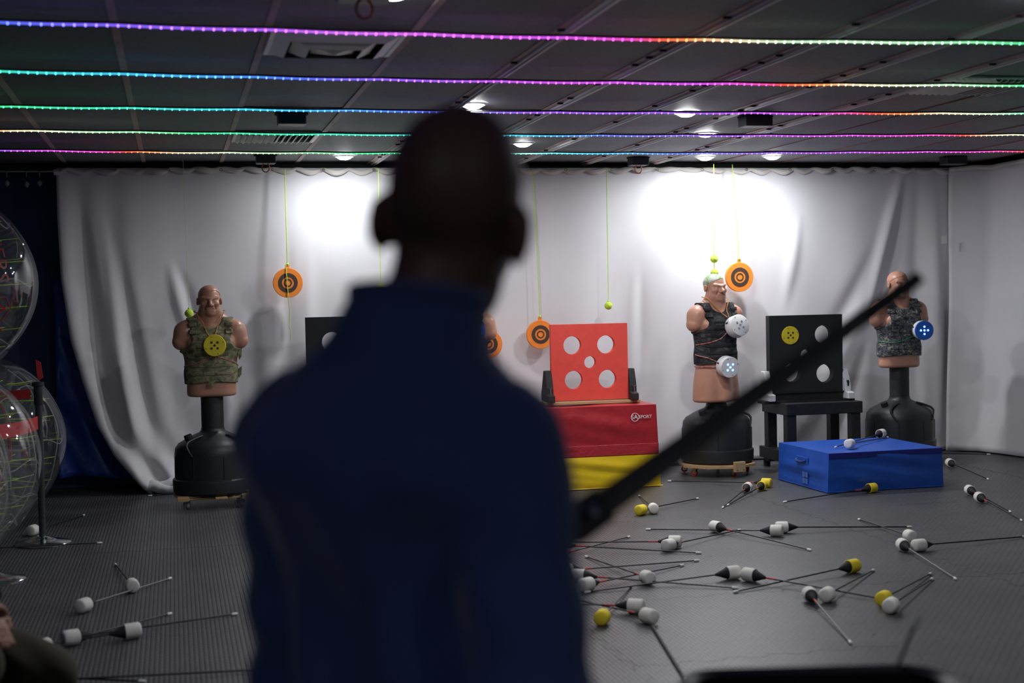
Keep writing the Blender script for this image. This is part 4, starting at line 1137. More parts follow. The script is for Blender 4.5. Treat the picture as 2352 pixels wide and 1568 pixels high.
ARR = [
 ('yellow-tipped arrow just right of the yellow block', (3.112, 9.357), (3.836, 10.0), 'y'),
 ('white-tipped arrow whose head touches the yellow tip by the yellow block', (3.217, 9.388), (3.395, 10.246), 'r0'),
 ('white-tipped arrow with open cup in front of the black vest mannequin', (4.236, 10.144), (3.743, 9.43), ''),
 ('yellow-tipped arrow with cup facing the camera before the black vest mannequin', (4.379, 10.191), (3.852, 9.566), 'y'),
 ('yellow-tipped arrow lying crosswise at the dolly of the black vest mannequin', (4.470, 10.315), (3.84, 10.96), 'y'),
 ('white-tipped arrow at mid floor pointing its nock to lower right', (3.338, 8.523), (3.643, 7.63), ''),
 ('white-tipped arrow at mid floor with shaft running left', (3.637, 8.247), (2.97, 8.737), 'r0'),
 ('white-tipped arrow at mid floor with black cone and shaft running right', (3.714, 8.355), (4.567, 8.244), 'r0'),
 ('white-tipped arrow with shaft crossing up right at mid floor', (2.83, 8.0), (3.589, 8.589), ''),
 ('white-tipped arrow behind a crossing one with shaft running left to the archer', (2.911, 8.10), (2.196, 8.502), ''),
 ('arrow with head hidden behind the archer and nock at mid floor', (2.256, 8.21), (2.981, 7.845), 'n'),
 ('arrow slanting up from behind the archer to the mid floor', (1.96, 7.75), (2.762, 8.528), 'n'),
 ('white-tipped arrow in the tangle beside the archer, nock towards the back', (2.401, 7.12), (2.302, 8.019), ''),
 ('long-shafted arrow in the tangle beside the archer, lying flat across', (2.046, 7.459), (2.885, 7.634), 'n'),
 ('white-tipped arrow against the archer\'s elbow, shaft up right', (2.042, 7.055), (2.752, 7.531), ''),
 ('arrow with black cone at the archer\'s elbow, shaft down right', (2.069, 7.299), (2.766, 6.874), ''),
 ('white-tipped arrow with black cone pointing left, left of the touching pair', (2.876, 7.101), (2.021, 7.014), 'r0'),
 ('white-tipped arrow with black cone pointing right, right of the touching pair', (2.932, 7.017), (3.36, 6.375), ''),
 ('yellow-tipped arrow with open cup at right of the near floor', (3.551, 7.054), (2.913, 6.83), 'yr0'),
 ('white-tipped arrow with rounded face next to a grey-shafted one', (3.095, 6.43), (3.628, 7.004), 'r0'),
 ('grey-shafted white-tipped arrow with nock towards the camera', (3.02, 6.463), (2.832, 5.679), 'g'),
 ('yellow-tipped arrow touching a white tip at lower right', (3.312, 6.263), (3.939, 6.894), 'yr0'),
 ('white-tipped arrow touching a yellow tip at lower right', (3.271, 6.115), (3.835, 6.726), 'r0'),
 ('white-tipped arrow, uppermost of the three clustered at right', (4.304, 7.791), (4.403, 8.717), 'r0'),
 ('grey-shafted white-tipped arrow in the right cluster, nock towards camera', (4.114, 7.537), (3.957, 6.677), 'gr0'),
 ('white-tipped arrow in the right cluster with shaft to the right edge', (4.19, 7.49), (4.994, 7.681), 'r0'),
 ('white-tipped arrow at far right, farther of the pair past the blue block', (5.676, 9.393), (5.475, 8.536), ''),
 ('white-tipped arrow at far right, nearer of the pair past the blue block', (5.546, 9.05), (5.311, 8.085), ''),
 ('yellow-tipped arrow lying against the front of the blue block', (5.078, 9.76), (4.283, 9.533), 'y'),
 ('white-tipped arrow beside the right end of the blue block', (6.402, 10.90), (6.249, 10.083), 'r0'),
 ('yellow-tipped arrow nearest the archer\'s right elbow', (1.902, 6.314), (2.307, 7.10), 'yr0'),
 ('white-tipped arrow with red wrap and shaft running left behind the archer', (2.128, 6.488), (1.653, 6.857), ''),
 ('white-tipped arrow nearest the bin with shaft up left', (2.118, 6.268), (1.757, 7.28), ''),
 ('white-tipped arrow left of the archer with rounded face and nock to the back', (-.256, 7.832), (-.387, 8.746), 'r0'),
 ('grey-shafted white-tipped arrow left of the archer', (-.484, 7.395), (-.067, 8.115), 'gr0'),
 ('white-tipped arrow at lower left with black cone pointing left', (-.225, 6.747), (-.503, 6.68), 'r0'),
 ('white-tipped arrow at lower left beside the seated knee', (-.498, 6.698), (.264, 7.093), 'r0'),
 ('arrow at lower left with head behind the seated knee', (-.61, 6.556), (-.051, 7.21), 'nr0'),
 ('arrow lying in front of the barrier post base at left', (-1.152, 9.378), (-.489, 9.491), 'nr0'),
 ('arrow behind the barrier post at left', (-.95, 10.019), (-.674, 10.793), 'nr0'),
 ('arrow along the bottom edge running behind the archer\'s left side', (-.39, 5.965), (.331, 5.98), 'nr0'),
 ('arrow at the bottom edge with white nock left of the archer', (-.62, 6.11), (-.151, 5.938), 'n'),
 ('arrow lying behind the dolly of the black vest mannequin', (4.0, 11.72), (4.86, 11.66), 'r0'),
 ('arrow lying along the curtain foot at far right', (6.52, 11.71), (7.18, 11.53), 'nr0'),
 ('arrow with nock by the curtain foot, head behind the left mannequin', (.62, 11.58), (-.24, 11.66), 'nr0'),
]
for lab, h, n, fl_ in ARR:
    arrow(lab, h, n, 'y' in fl_, 'g' in fl_, 'r0' not in fl_, anchor='nock' if 'n' in fl_ else 'head')
hs = thing('arrow_shaft', 'dark arrow shaft without tip, white nock nearest the bin', 'arrow', (2.105, 6.19, .012))
hd = Vector((1.934 - 2.105, 5.29 - 6.19, -.004))
MB().tube([(0, 0, 0), hd], .0062, 8).build('shaft', ABLK, hs, smooth=True)
MB().tube([hd * .985, hd * 1.012], [.0095, .008], 8).build('nock', WHITEP, hs, smooth=True)
# arrow lying on the blue block
arrow('white-tipped arrow lying on top of the blue block', (5.503, 10.571), (4.973, 10.157), red=False, anchor='nock', zoff=.302)
arrow('arrow on the blue block with only its nock past the white tip', (5.30, 10.30), (5.70, 10.66), red=False, anchor='nock', zoff=.302)

# ================================================================== ARROW BIN IN THE FOREGROUND
def rrect(w, d, r, n=6):
    out = []
    for cx_, cy_, a0 in ((w / 2 - r, d / 2 - r, 0), (-w / 2 + r, d / 2 - r, 90), (-w / 2 + r, -d / 2 + r, 180), (w / 2 - r, -d / 2 + r, 270)):
        for k in range(n + 1): out.append((cx_ + r * math.cos(R(a0 + 90 * k / n)), cy_ + r * math.sin(R(a0 + 90 * k / n))))
    return out
bn = thing('arrow_bin', 'black plastic bin of arrows cut by the bottom edge', 'bin', (1.23, 2.55, 0), R(-12))
m = MB(); rings = []
for (w, d, z, r_) in ((.40, .30, 0, .06), (.42, .32, .02, .07), (.52, .40, .70, .09), (.56, .44, .725, .10), (.565, .445, .74, .10), (.55, .43, .752, .095), (.51, .39, .742, .085), (.49, .37, .55, .08), (.39, .29, .03, .06)):
    rings.append([(x, y, z) for x, y in rrect(w, d, r_)])
nn = len(rings[0]); vv = [v for r_ in rings for v in r_]
ff = [(i * nn + k, i * nn + (k + 1) % nn, (i + 1) * nn + (k + 1) % nn, (i + 1) * nn + k) for i in range(len(rings) - 1) for k in range(nn)]
ff += [tuple(range(nn))[::-1], tuple((len(rings) - 1) * nn + k for k in range(nn))]
m.add(vv, ff).build('tub', mat('glossy black plastic', (.012, .012, .014), .3), bn, smooth=True)
def bin_arrow(label, p_nock, p_in):
    d = (Vector(p_in) - Vector(p_nock)).normalized(); h = Vector(p_nock) + d * ARW
    t = thing('foam_arrow', label, 'arrow', h, group='arrows standing in the bin')
    t.rotation_euler = (-d).to_track_quat('X', 'Z').to_euler()
    f = link('foam_tip', AM['foam_tipa'], t); link('cone', AM['cone'], f); s = link('shaft', AM['shafta'], t); link('nock', AM['nock'], s)
bin_arrow('blurred arrow standing in the bin, white nock uppermost', (1.559, 2.793, .83), (1.262, 2.60, .485))
bin_arrow('arrow sunk in the bin below the frame', (1.22, 2.48, .62), (1.15, 2.55, .10))

# ================================================================== BUBBLE BALLS AND BARRIER
CLR = mat_clear('clear vinyl'); CLR2 = mat_clear('clear vinyl inner', haze=.02, gl=.04)
WELD = mat_clear('milky weld seam', haze=.22, gl=.1); NEON = mat('neon yellow cord', (.55, .85, .06), .5, emit=(.5, .8, .05), estr=.0)
LETR = mat('red lettering', (.28, .006, .015), .45)
def bubble(label, c, r, lettering=False, rz=0.0):
    t = thing('bubble_ball', label, 'bubble ball', c, rz, 'clear bubble balls stacked at the left')
    def sph(rad, name, m, squash=1.0, seg=48, ring=32):
        me = bpy.data.meshes.new(name); bm = bmesh.new(); bmesh.ops.create_uvsphere(bm, u_segments=seg, v_segments=ring, radius=rad)
        for v in bm.verts:               # quilted: the shell dimples at the weld points
            la = math.asin(max(-1, min(1, v.co.z / rad))); lo_ = math.atan2(v.co.y, v.co.x)
            w = math.cos(la * 6) * math.cos(lo_ * 8) * math.cos(la) ; v.co *= 1 + .010 * w
            v.co.z *= squash
        bm.to_mesh(me); bm.free(); me.polygons.foreach_set('use_smooth', [True] * len(me.polygons)); me.materials.append(m); return link(name, me, t)
    sh = sph(r, 'shell', CLR)
    prof = [(r * .50, -r * .82), (r * .40, -r * .55), (r * .36, 0), (r * .40, r * .55), (r * .50, r * .82)]
    inn = MB().lathe(prof, 32, cap=False).build('inner_tube', CLR2, t, smooth=True)
    # weld net on the shell
    nw = MB()
    for la in (-40, 0, 40):
        rr = r * .955 * math.cos(R(la)); z = r * .955 * math.sin(R(la))
        nw.tube([(rr * math.cos(a), rr * math.sin(a), z + .025 * math.sin(8 * a)) for a in np.linspace(0, 2 * math.pi, 65)[:-1]], .004, 5, True)
    for k in range(6):
        a = 2 * math.pi * k / 6
        nw.tube([(r * .955 * math.cos(R(l)) * math.cos(a + .05 * math.sin(l * .13)), r * .955 * math.cos(R(l)) * math.sin(a + .05 * math.sin(l * .13)), r * .955 * math.sin(R(l))) for l in range(-62, 63, 6)], .005, 5)
    nw.build('weld_net', WELD, sh, smooth=True)
    for la in (-45, -30, -15, 0, 15, 30, 45):
        r1 = r * .95 * math.cos(R(la)); z = r * .95 * math.sin(R(la)); r0 = r * .38
        cm = MB().tube([(r0, 0, z * .97), ((r0 + r1) / 2, .004, z - .012), (r1, 0, z)], .003, 5).mesh('cord', True); cm.materials.append(NEON)
        for k in range(8):
            link('cord', cm, inn, None, (0, 0, 2 * math.pi * (k + (.5 if (la // 15) % 2 else 0)) / 8))
    for s in (-1, 1):       # shoulder straps inside
        pts = [(s * r * .2, -.10, r * .5), (s * r * .26, -.16, r * .2), (s * r * .26, -.16, -r * .2), (s * r * .2, -.08, -r * .45)]
        MB().tube(pts, .014, 6).build('strap', mat('red strap', (.35, .015, .02), .6), inn, smooth=True)
    if lettering:
        R2 = r * 1.004
        def place(me, s0, off, name):
            # text x -> down along a meridian; text y -> sideways round the ball
            for v in me.vertices:
                sx, sy = v.co.x + s0, v.co.y + off
                la = -sx / r; lo_ = sy / r
                z = R2 + v.co.z
                v.co = (z * math.cos(la) * math.cos(lo_), z * math.cos(la) * math.sin(lo_), z * math.sin(la))
            me.materials.append(LETR); o = link(name, me, t); o.rotation_euler = (0, 0, R(-45)); return o
        place(text_mesh('ARCHERS', .15, .0005), -.315, 0, 'lettering')
        place(text_mesh('ARENA', .15, .0005), .50, 0, 'lettering')
        hexm = bpy.data.meshes.new('emblem'); mm = MB()
        def seg(a, b, w=.007):
            a = Vector(a); b = Vector(b); d = (b - a).normalized(); nrm = Vector((-d.y, d.x, 0)) * w
            n_ = 6
            for k in range(n_):
                p, q = a + (b - a) * k / n_, a + (b - a) * (k + 1) / n_
                mm.add([p + nrm, q + nrm, q - nrm, p - nrm], [(0, 1, 2, 3)])
        hx = [Vector((.085 * math.cos(R(a)), .085 * math.sin(R(a)), 0)) for a in range(30, 390, 60)]
        for k in (0, 1, 2, 3, 4, 5): seg(hx[k], hx[(k + 1) % 6], .004)
        seg((-.04, -.04, 0), (0, .045, 0), .008); seg((.04, -.04, 0), (0, .045, 0), .008); seg((-.015, -.04, 0), (0, .0, 0), .006); seg((.015, -.04, 0), (0, .0, 0), .006)
        hexm.from_pydata(mm.v, [], mm.f); place(hexm, .165, 0, 'emblem')
bubble('clear bubble ball with red lettering on top of the stack at left edge', (-1.475, 9.80, 1.69), .615, True)
bubble('clear bubble ball on the floor in front of the barrier post', (-1.40, 9.02, .605), .60, rz=.3)
bubble('clear bubble ball on the floor behind the barrier post', (-1.36, 10.42, .605), .60, rz=.8)
bubble('clear bubble ball nearest the camera at left edge', (-1.44, 7.78, .605), .60, rz=1.3)
def stanchion(label, x, y, k=1.0):
    t = thing('barrier_post', label, 'barrier post', (x, y, 0), group='belt barrier posts')
    MB().lathe([(.175, .0), (.178, .008), (.17, .016), (.10, .030), (.045, .045), (.036, .052)], 40).build('base', CHROME, t, smooth=True)
    MB().lathe([(.022, .045), (.022, .96)], 24).build('pole', mat('dark steel pole', (.09, .1, .105), .3, .7), t, smooth=True)
    MB().lathe([(.026, .90), (.028, .91), (.028, 1.02), (.038, 1.025), (.038, 1.045), (.032, 1.05)], 24).build('head', BLACKP, t, smooth=True)
    return t
BELT = mat('red belt webbing', (.55, .02, .025), .6, bump=.2, bscale=200)
s1 = stanchion('dark barrier post with chrome base and red belt at left', -.865, 9.62)
s2 = stanchion('barrier post nearer the camera at left edge, mostly hidden', -1.03, 8.42)
def belt(label, a, b, h, sag=.03):
    n = 12; vs = []; fs = []
    for k in range(n + 1):
        u = k / n; p = Vector(a).lerp(Vector(b), u); z = p.z - sag * 4 * u * (1 - u)
        vs += [(p.x, p.y, z - h / 2), (p.x, p.y, z + h / 2)]
    for k in range(n): fs.append((2 * k, 2 * k + 2, 2 * k + 3, 2 * k + 1))
    o = MB().add(vs, fs).build('barrier_belt', BELT, None); md = o.modifiers.new('thickness', 'SOLIDIFY'); md.thickness = .002
    tag(o, label, 'belt'); return o
belt('red barrier belt sagging from the post to the nearer one', (-.87, 9.575, .79), (-1.03, 8.47, .835), .085, .015)
belt('upper red barrier belt running from the post into the balls', (-.91, 9.60, .975), (-2.2, 9.9, .98), .06, .02)
MB()
rt = MB().prism([(0, 0), (.03, .02), (.018, .12), (-.012, .135), (-.008, .05)], -.004, .004, Matrix.Translation((-.865, 9.66, 1.055)) @ Matrix.Rotation(R(90), 4, 'X')).build('belt_end', BELT, None)
tag(rt, 'loose red belt end standing on top of the barrier post', 'belt')

# ================================================================== PEOPLE
SKD = mat('dark skin', (.12, .06, .045), .55, var=.1, vscale=8); SKM = mat('warm skin', (.38, .19, .13), .55, var=.08, vscale=10)
JACK = mat('navy blue jacket cloth', (.028, .052, .185), .85, var=.15, vscale=5, bump=.3, bscale=20, sheen=.3)
TROU = mat('charcoal trousers', (.02, .02, .024), .85, bump=.3, bscale=25)
OLIV = mat('dark olive trousers', (.035, .032, .018), .9, var=.2, vscale=7, bump=.3, bscale=18); BLKJ = mat('black sweatshirt', (.01, .01, .012), .85)
SHOE = mat('black trainers', (.012, .012, .012), .5); SOLE = mat('white sole', (.6, .6, .58), .6)
def hand(f, wrist, mid, up, side, curl=1.0, grip_r=.018):
    """palm from wrist to mid knuckles; fingers curl from the knuckles towards `up`; thumb leaves the `side` edge"""
    w = Vector(wrist); m = Vector(mid); d = (m - w).normalized(); u = Vector(up).normalized(); s = Vector(side).normalized()
    L = (m - w).length
    for k in (-1, 0, 1): f.cap(w + s * k * .014, m + s * k * .024, .016, .014, .012, pad=.04)
    for k, ln in zip((-1.5, -.5, .5, 1.5), (.8, .97, 1.0, .9)):
        p = m + s * k * .019; q = p + (d * (1 - .35 * curl) + u * .8 * curl).normalized() * .040 * ln
        r_ = q + (d * (.6 - 1.2 * curl) + u * (.4 + .5 * curl)).normalized() * .028 * ln; e = r_ + (d * (.5 - 1.6 * curl) + u * (.3 - .3 * curl)).normalized() * .020 * ln
        f.cap(p, q, .0105, .0092, .006, pad=.03); f.cap(q, r_, .0092, .0085, .003, pad=.03); f.cap(r_, e, .0085, .0075, .003, pad=.03)
    t0 = w + d * L * .3 + s * .028; t1 = t0 + (d * .5 + s * .6 + u * .5).normalized() * .038; t2 = t1 + (d * .6 + u * .8 - s * .1).normalized() * .032
    f.cap(t0, t1, .015, .0115, .01, pad=.03); f.cap(t1, t2, .0115, .009, .004, pad=.03)

HSCL = 1.06
def person_head(f, T):
    """head facing +Y in its own frame; T maps to body frame"""
    R3 = T.to_3x3()
    def E(c, r, k=.02, op='+', M=None): f.ell(T @ (Vector(c) * HSCL), tuple(q * HSCL for q in r), k, op, R3 @ M if M else R3, pad=.03)
    def Cp(a, b, ra, rb, k=.012, op='+'): f.cap(T @ (Vector(a) * HSCL), T @ (Vector(b) * HSCL), ra * HSCL, rb * HSCL, k, op, pad=.03)
    E((0, -.012, .032), (.0775, .098, .092)); E((0, .032, -.035), (.064, .072, .098), .03); E((0, .038, -.092), (.054, .056, .042), .03)
    E((0, .088, -.122), (.024, .02, .018), .02)
    Cp((0, .098, -.004), (0, .122, -.046), .008, .014)
    for s in (-1, 1):
        E((s * .082, -.004, -.022), (.011, .028, .037), .008, M=Matrix.Rotation(s * .45, 3, 'Z')); E((s * .088, .004, -.018), (.006, .012, .018), .005, '-')
        Cp((s * .012, .094, .012), (s * .05, .076, .016), .010, .008); E((s * .031, .098, -.010), (.018, .014, .010), .008, '-'); E((s * .031, .078, -.012), (.013, .012, .009), .003)
        E((s * .044, .068, -.045), (.02, .02, .02)); E((s * .014, .104, -.052), (.010, .012, .009), .006)
    Cp((-.022, .094, -.078), (.022, .094, -.078), .008, .008); Cp((-.018, .092, -.094), (.018, .092, -.094), .009, .009)
    Cp((-.026, .103, -.086), (.026, .103, -.086), .0035, .0035, .003, '-')

# ---- the archer, seen from behind (body frame: x right, y forward)
HB = .008
fa = Field((-.42, -.34, 0), (.42, .62, 1.84), HB)
def limbs(f, g=0.0):
    f.ell((0, 0, .95), (.165 + g, .115 + g, .13), .04); f.ell((0, .015, 1.12), (.148 + g, .105 + g, .17), .05)
    f.ell((0, .0, 1.31), (.168 + g, .118 + g, .17), .05)
    f.cap((-.06, -.005, 1.425), (-.165, -.01, 1.372), .058 + g, .058 + g, .05); f.cap((.06, -.005, 1.425), (.150, -.01, 1.365), .058 + g, .058 + g, .05)
    f.cap((0, -.005, 1.42), (.01, .01, 1.50), .085 + g, .06 + g, .05)
def arms(f, g=0.0):
    f.cap((-.172, -.01, 1.365), (-.213, .03, 1.045), .056 + g, .046 + g, .03); f.cap((-.213, .03, 1.045), (-.150, .285, 1.105), .045 + g, .031 + g, .02)
    f.cap((.158, -.01, 1.355), (.232, -.055, 1.085), .056 + g, .047 + g, .03); f.cap((.232, -.055, 1.085), (.085, .17, 1.085), .047 + g, .031 + g, .02)
def legs(f, g=0.0):
    for s in (-1, 1):
        f.cap((s * .085, 0, .92), (s * .10, .02, .50), .088 + g, .060 + g, .03); f.cap((s * .10, .02, .50), (s * .105, -.01, .09), .058 + g, .040 + g, .02)
limbs(fa); arms(fa); legs(fa)
for s in (-1, 1): fa.ell((s * .105, .05, .05), (.04, .115, .042), .02)
fa.cap((.012, .0, 1.46), (.038, .045, 1.60), .062, .056, .03)
hand(fa, (-.150, .285, 1.105), (-.142, .345, 1.105), (1, .25, 0), (0, -.2, 1))
hand(fa, (.085, .17, 1.085), (.055, .235, 1.09), (-1, .3, 0), (0, -.2, 1))
TH = Matrix.Translation((.042, .058, 1.655)) @ Matrix.Rotation(R(27), 4, 'Z') @ Matrix.Rotation(R(8), 4, 'Y') @ Matrix.Rotation(R(-4), 4, 'X')
person_head(fa, TH)
AX, AY, AAZ = .271, 1.733, R(-49)
ar = thing('person', 'archer in navy jacket with shaved head seen from behind, holding a bow', 'person', (AX, AY, 0), AAZ)
body = link('body', sdf_mesh('body', fa.F, fa.lo, HB, SKD, 1), ar)
# jacket: one offset shell with folds, open at neck, hem and cuffs
fj = Field((-.42, -.34, .76), (.42, .40, 1.62), HB); limbs(fj, .022); 
fj.ell((0, .01, .90), (.185, .15, .16), .05); fj.cap((-.10, -.10, 1.36), (.10, -.10, 1.36), .05, k=.06); arms(fj, .020)
fj.cap((.012, -.002, 1.50), (.022, .014, 1.545), .082, .080, .03)
X, Y, Z = fj.full()
fold_ = .011 * np.sin(X * 34 + 2.0 * np.sin(Z * 5)) * np.clip((1.40 - Z) * 3, 0, 1) * np.clip((.16 - np.abs(X)) * 20, 0, 1) + .004 * np.sin(Z * 55 + X * 20) * (np.abs(X) > .17)
fj.F = fj.F - fold_
fj.F = np.maximum(fj.F, .79 - Z)
neckcut = fj.copy(); 
fj.cap((.020, .01, 1.54), (.045, .05, 1.75), .072, .10, .006, '-')
fj.ell((-.150, .300, 1.105), (.05, .03, .05), .006, '-'); fj.ell((.078, .185, 1.085), (.045, .025, .05), .006, '-')
jk = link('jacket', sdf_mesh('jacket', fj.F, fj.lo, HB, JACK, 2), ar)
col_pts = [(.020 + .080 * math.sin(a), .012 - .076 * math.cos(a), 1.548 + .012 * math.cos(a)) for a in np.linspace(-2.5, 2.5, 24)]
MB().tube(col_pts, .012, 8).build('collar', JACK, jk, smooth=True)
ftr = Field((-.30, -.2, .05), (.30, .25, 1.08), .012); legs(ftr, .018); ftr.ell((0, 0, .95), (.178, .130, .125), .03)
X, Y, Z = ftr.full(); ftr.F = np.maximum(ftr.F, .085 - Z) - .004 * np.sin(Z * 40 + X * 10)
link('trousers', sdf_mesh('trousers', ftr.F, ftr.lo, .012, TROU, 1), ar)
for s in (-1, 1):
    fs_ = Field((-.08, -.12, 0), (.08, .22, .14), .008); fs_.ell((0, .05, .055), (.05, .135, .052), .02); fs_.cap((0, -.01, .06), (0, -.01, .115), .045, .042, .03)
    X, Y, Z = fs_.full(); fs_.F = np.maximum(fs_.F, .004 - Z)
    link('shoe', sdf_mesh('shoe', fs_.F, fs_.lo, .008, SHOE, 1), ar, (s * .105, 0, 0))
# ---- the bow: riser, two flat limbs, string
P1 = Vector((.627, 2.102, 1.215)); TIP = Vector((1.214, 2.231, 1.539))
bd = (TIP - P1).normalized(); GR = P1 - bd * .22; LT = GR - (TIP - GR)
vw = (Vector((0, 0, 1.55)) - P1).normalized(); nn_ = (vw - bd * vw.dot(bd)).normalized(); wd = bd.cross(nn_)
bw = thing('bow', 'black recurve bow held out to the right by the archer', 'bow', GR)
BOWM = mat('black bow limb', (.010, .010, .011), .45); RISM = mat('black bow riser', (.012, .012, .013), .5)
def ribbon(pts, w, th):
    vs = []; fs = []
    for p, w_, t_, n_ in zip(pts, w, th, range(len(pts))):
        for a, b in ((-1, -1), (1, -1), (1, 1), (-1, 1)): vs.append(p + wd * (a * w_ / 2) + nn_ * (b * t_ / 2))
    for i in range(len(pts) - 1):
        for k in range(4): fs.append((4 * i + k, 4 * i + (k + 1) % 4, 4 * i + 4 + (k + 1) % 4, 4 * i + 4 + k))
    fs += [(0, 1, 2, 3), tuple(4 * (len(pts) - 1) + k for k in range(4))]
    return MB().add(vs, fs)
LL = (TIP - P1).length
ends = []
for s in (1, -1):
    pts = []; ws = []; ts = []
    for k in range(17):
        u = k / 16; dist = .19 + (LL + .03) * u
        off = .11 * u ** 1.6 - .05 * max(0, u - .8) * 3
        pts.append(bd * (s * dist) + nn_ * off); ws.append(.046 * (1 - .50 * u)); ts.append(.012 * (1 - .45 * u))
    ribbon(pts, ws, ts).build('limb', BOWM, bw, bevel=.002, seg=1); ends.append(pts[-1])
rp = [bd * d + nn_ * (-.012 * math.cos(d * 7)) for d in np.linspace(-.235, .235, 25)]
ribbon(rp, [.030 + .018 * abs(math.sin(d * 9)) + (.012 if abs(d) > .17 else 0) for d in np.linspace(-.235, .235, 25)], [.034] * 25).build('riser', RISM, bw, bevel=.004)
MB().tube([bd * d - nn_ * .0 for d in np.linspace(-.05, .05, 6)], .021, 12).build('grip', mat('rubber grip', (.015, .013, .012), .8), bw, smooth=True)
for s in (1, -1): MB().lathe([(.010, -.006), (.012, .0), (.012, .008), (.006, .012)], 12, Matrix.Translation(bd * (s * .205) + nn_ * .018) @ nn_.to_track_quat('Z', 'Y').to_matrix().to_4x4()).build('limb_bolt', STEEL, bw, smooth=True)
MB().tube([ends[0], ends[1]], .0014, 5).build('string', BLACKM, bw)

# ---- seated person cut by the left edge: olive knee, hand hanging over it
HS = .009
fp = Field((-1.50, 4.35, 0), (-.22, 5.20, 1.45), HS)
def spbody(f, g=0):
    f.ell((-.98, 4.75, .62), (.15 + g, .19 + g, .13 + g), .05); f.ell((-.93, 4.75, .83), (.12 + g, .16 + g, .19 + g), .06); f.ell((-.84, 4.75, 1.0), (.13 + g, .19 + g, .15 + g), .06)
    f.cap((-.80, 4.57, 1.06), (-.80, 4.93, 1.06), .062 + g, .062 + g, .05)
def splegs(f, g=0):
    f.cap((-.93, 4.84, .60), (-.425, 4.80, .355), .092 + g, .072 + g, .04); f.cap((-.425, 4.80, .355), (-.50, 4.80, .09), .066 + g, .045 + g, .03)
    f.cap((-.93, 4.66, .585), (-.62, 4.50, .47), .092 + g, .070 + g, .04); f.cap((-.62, 4.50, .465), (-.68, 4.46, .09), .066 + g, .045 + g, .03)
def sparms(f, g=0):
    f.cap((-.80, 4.945, 1.05), (-.78, 4.97, .80), .05 + g, .043 + g, .03); f.cap((-.78, 4.97, .80), (-.61, 4.83, .62), .043 + g, .03 + g, .02)
    f.cap((-.80, 4.555, 1.05), (-.82, 4.52, .80), .05 + g, .043 + g, .03); f.cap((-.82, 4.52, .80), (-.64, 4.62, .65), .043 + g, .03 + g, .02)
spbody(fp); splegs(fp); sparms(fp)
fp.cap((-.80, 4.75, 1.10), (-.76, 4.75, 1.20), .056, .054, .03)
person_head(fp, Matrix.Translation((-.735, 4.75, 1.30)) @ Matrix.Rotation(R(-80), 4, 'Z') @ Matrix.Rotation(R(-12), 4, 'X'))
for cx_, cy_ in ((-.46, 4.80), (-.64, 4.46)): fp.ell((cx_, cy_, .05), (.115, .042, .042), .02)
hand(fp, (-.61, 4.79, .585), (-.572, 4.725, .525), (.35, -.3, -.75), (.7, .45, .0), .55)
hand(fp, (-.64, 4.62, .65), (-.585, 4.665, .615), (.3, .5, -.7), (.6, -.5, .2), .5)
sp = thing('person', 'seated person in olive trousers, only knee and hand in frame at lower left', 'person', (0, 0, 0))
link('body', sdf_mesh('body', fp.F, fp.lo, HS, SKM, 1), sp)
ft2 = Field((-1.30, 4.30, .05), (-.22, 5.1, .90), .010); splegs(ft2, .016); ft2.ell((-.98, 4.75, .62), (.17, .21, .135), .05)
X, Y, Z = ft2.full(); ft2.F = np.maximum(ft2.F - .004 * np.sin(X * 45 + Z * 30 + 2 * np.sin(Y * 12)), .085 - Z); ft2.F = np.maximum(ft2.F, Z - .74)
link('trousers', sdf_mesh('trousers', ft2.F, ft2.lo, .010, OLIV, 1), sp)
fs2 = Field((-1.4, 4.3, .55), (-.50, 5.2, 1.22), .010); spbody(fs2, .016); sparms(fs2, .016)
X, Y, Z = fs2.full(); fs2.F = np.maximum(fs2.F, (.66 - Z) * (np.abs(X + .95) < .26) - 1.0 * (np.abs(X + .95) >= .26)); 
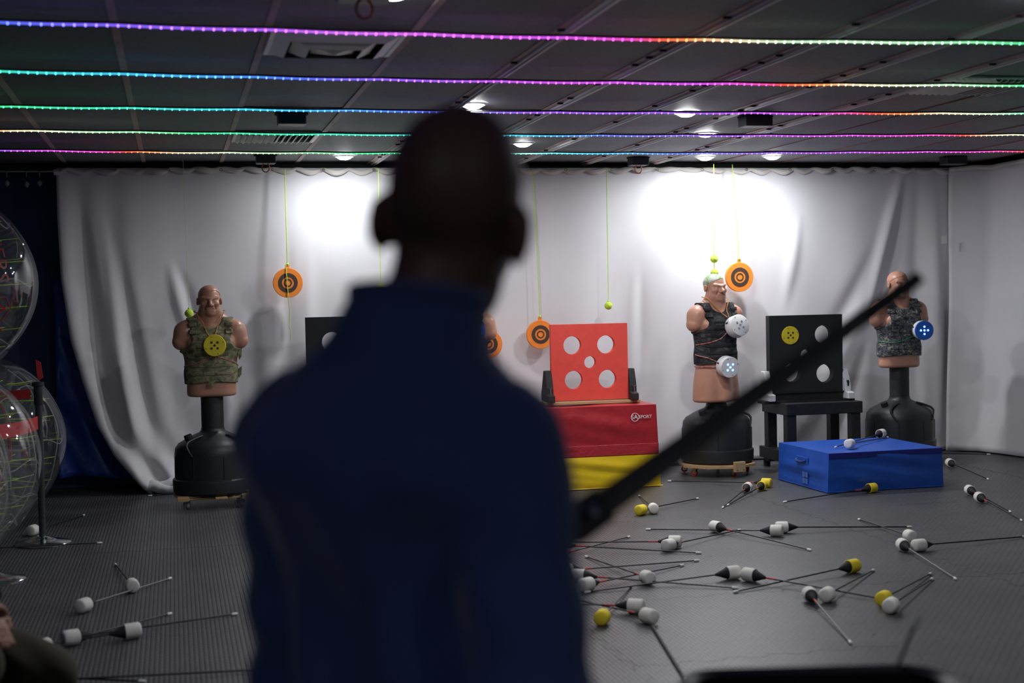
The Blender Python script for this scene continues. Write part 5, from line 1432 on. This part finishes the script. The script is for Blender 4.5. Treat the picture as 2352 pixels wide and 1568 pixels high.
fs2.ell((-.60, 4.815, .605), (.035, .035, .03), .004, '-'); fs2.ell((-.625, 4.63, .635), (.03, .03, .03), .004, '-'); fs2.cap((-.79, 4.75, 1.14), (-.74, 4.75, 1.26), .066, .08, .006, '-')
link('sweatshirt', sdf_mesh('sweatshirt', fs2.F, fs2.lo, .010, BLKJ, 1), sp)
for cx_, cy_ in ((-.49, 4.80), (-.67, 4.46)):
    f3 = Field((-.12, -.08, 0), (.22, .08, .14), .009); f3.ell((.05, 0, .055), (.135, .05, .052), .02); f3.cap((-.01, 0, .06), (-.01, 0, .115), .045, .042, .03)
    X, Y, Z = f3.full(); f3.F = np.maximum(f3.F, .004 - Z); link('shoe', sdf_mesh('shoe', f3.F, f3.lo, .009, SHOE, 1), sp, (cx_, cy_, 0))
# hair of the seated person
fh = Field((-.90, 4.60, 1.15), (-.58, 4.90, 1.46), .008)
T2 = Matrix.Translation((-.735, 4.75, 1.30)) @ Matrix.Rotation(R(-80), 4, 'Z') @ Matrix.Rotation(R(-12), 4, 'X')
fh.ell(T2 @ Vector((0, -.014, .036)), (.084, .104, .098), .0, '+', T2.to_3x3())
X, Y, Z = fh.full(); q_ = T2.inverted(); yl = q_[1][0] * X + q_[1][1] * Y + q_[1][2] * Z + q_[1][3]; zl = q_[2][0] * X + q_[2][1] * Y + q_[2][2] * Z + q_[2][3]
fh.F = np.maximum(fh.F, (.035 - zl) + .8 * np.clip(yl, -.08, .1))
link('hair', sdf_mesh('hair', fh.F, fh.lo, .008, mat('dark brown hair', (.02, .014, .01), .6), 1), sp)
st = thing('stool', 'dark stool under the seated person, out at the left edge', 'stool', (-.98, 4.75, 0))
MB().lathe([(.02, .43), (.17, .43), (.18, .44), (.18, .47), (.17, .485), (.02, .488)], 28).build('seat', BLKW, st, smooth=True)
for a in range(45, 405, 90):
    MB().tube([(.11 * math.cos(R(a)), .11 * math.sin(R(a)), .435), (.17 * math.cos(R(a)), .17 * math.sin(R(a)), .0)], .014, 8).build('leg', STEEL, st, smooth=True)
MB().tube([(.145 * math.cos(a), .145 * math.sin(a), .20) for a in np.linspace(0, 2 * math.pi, 25)[:-1]], .008, 6, True).build('foot_ring', STEEL, st, smooth=True)
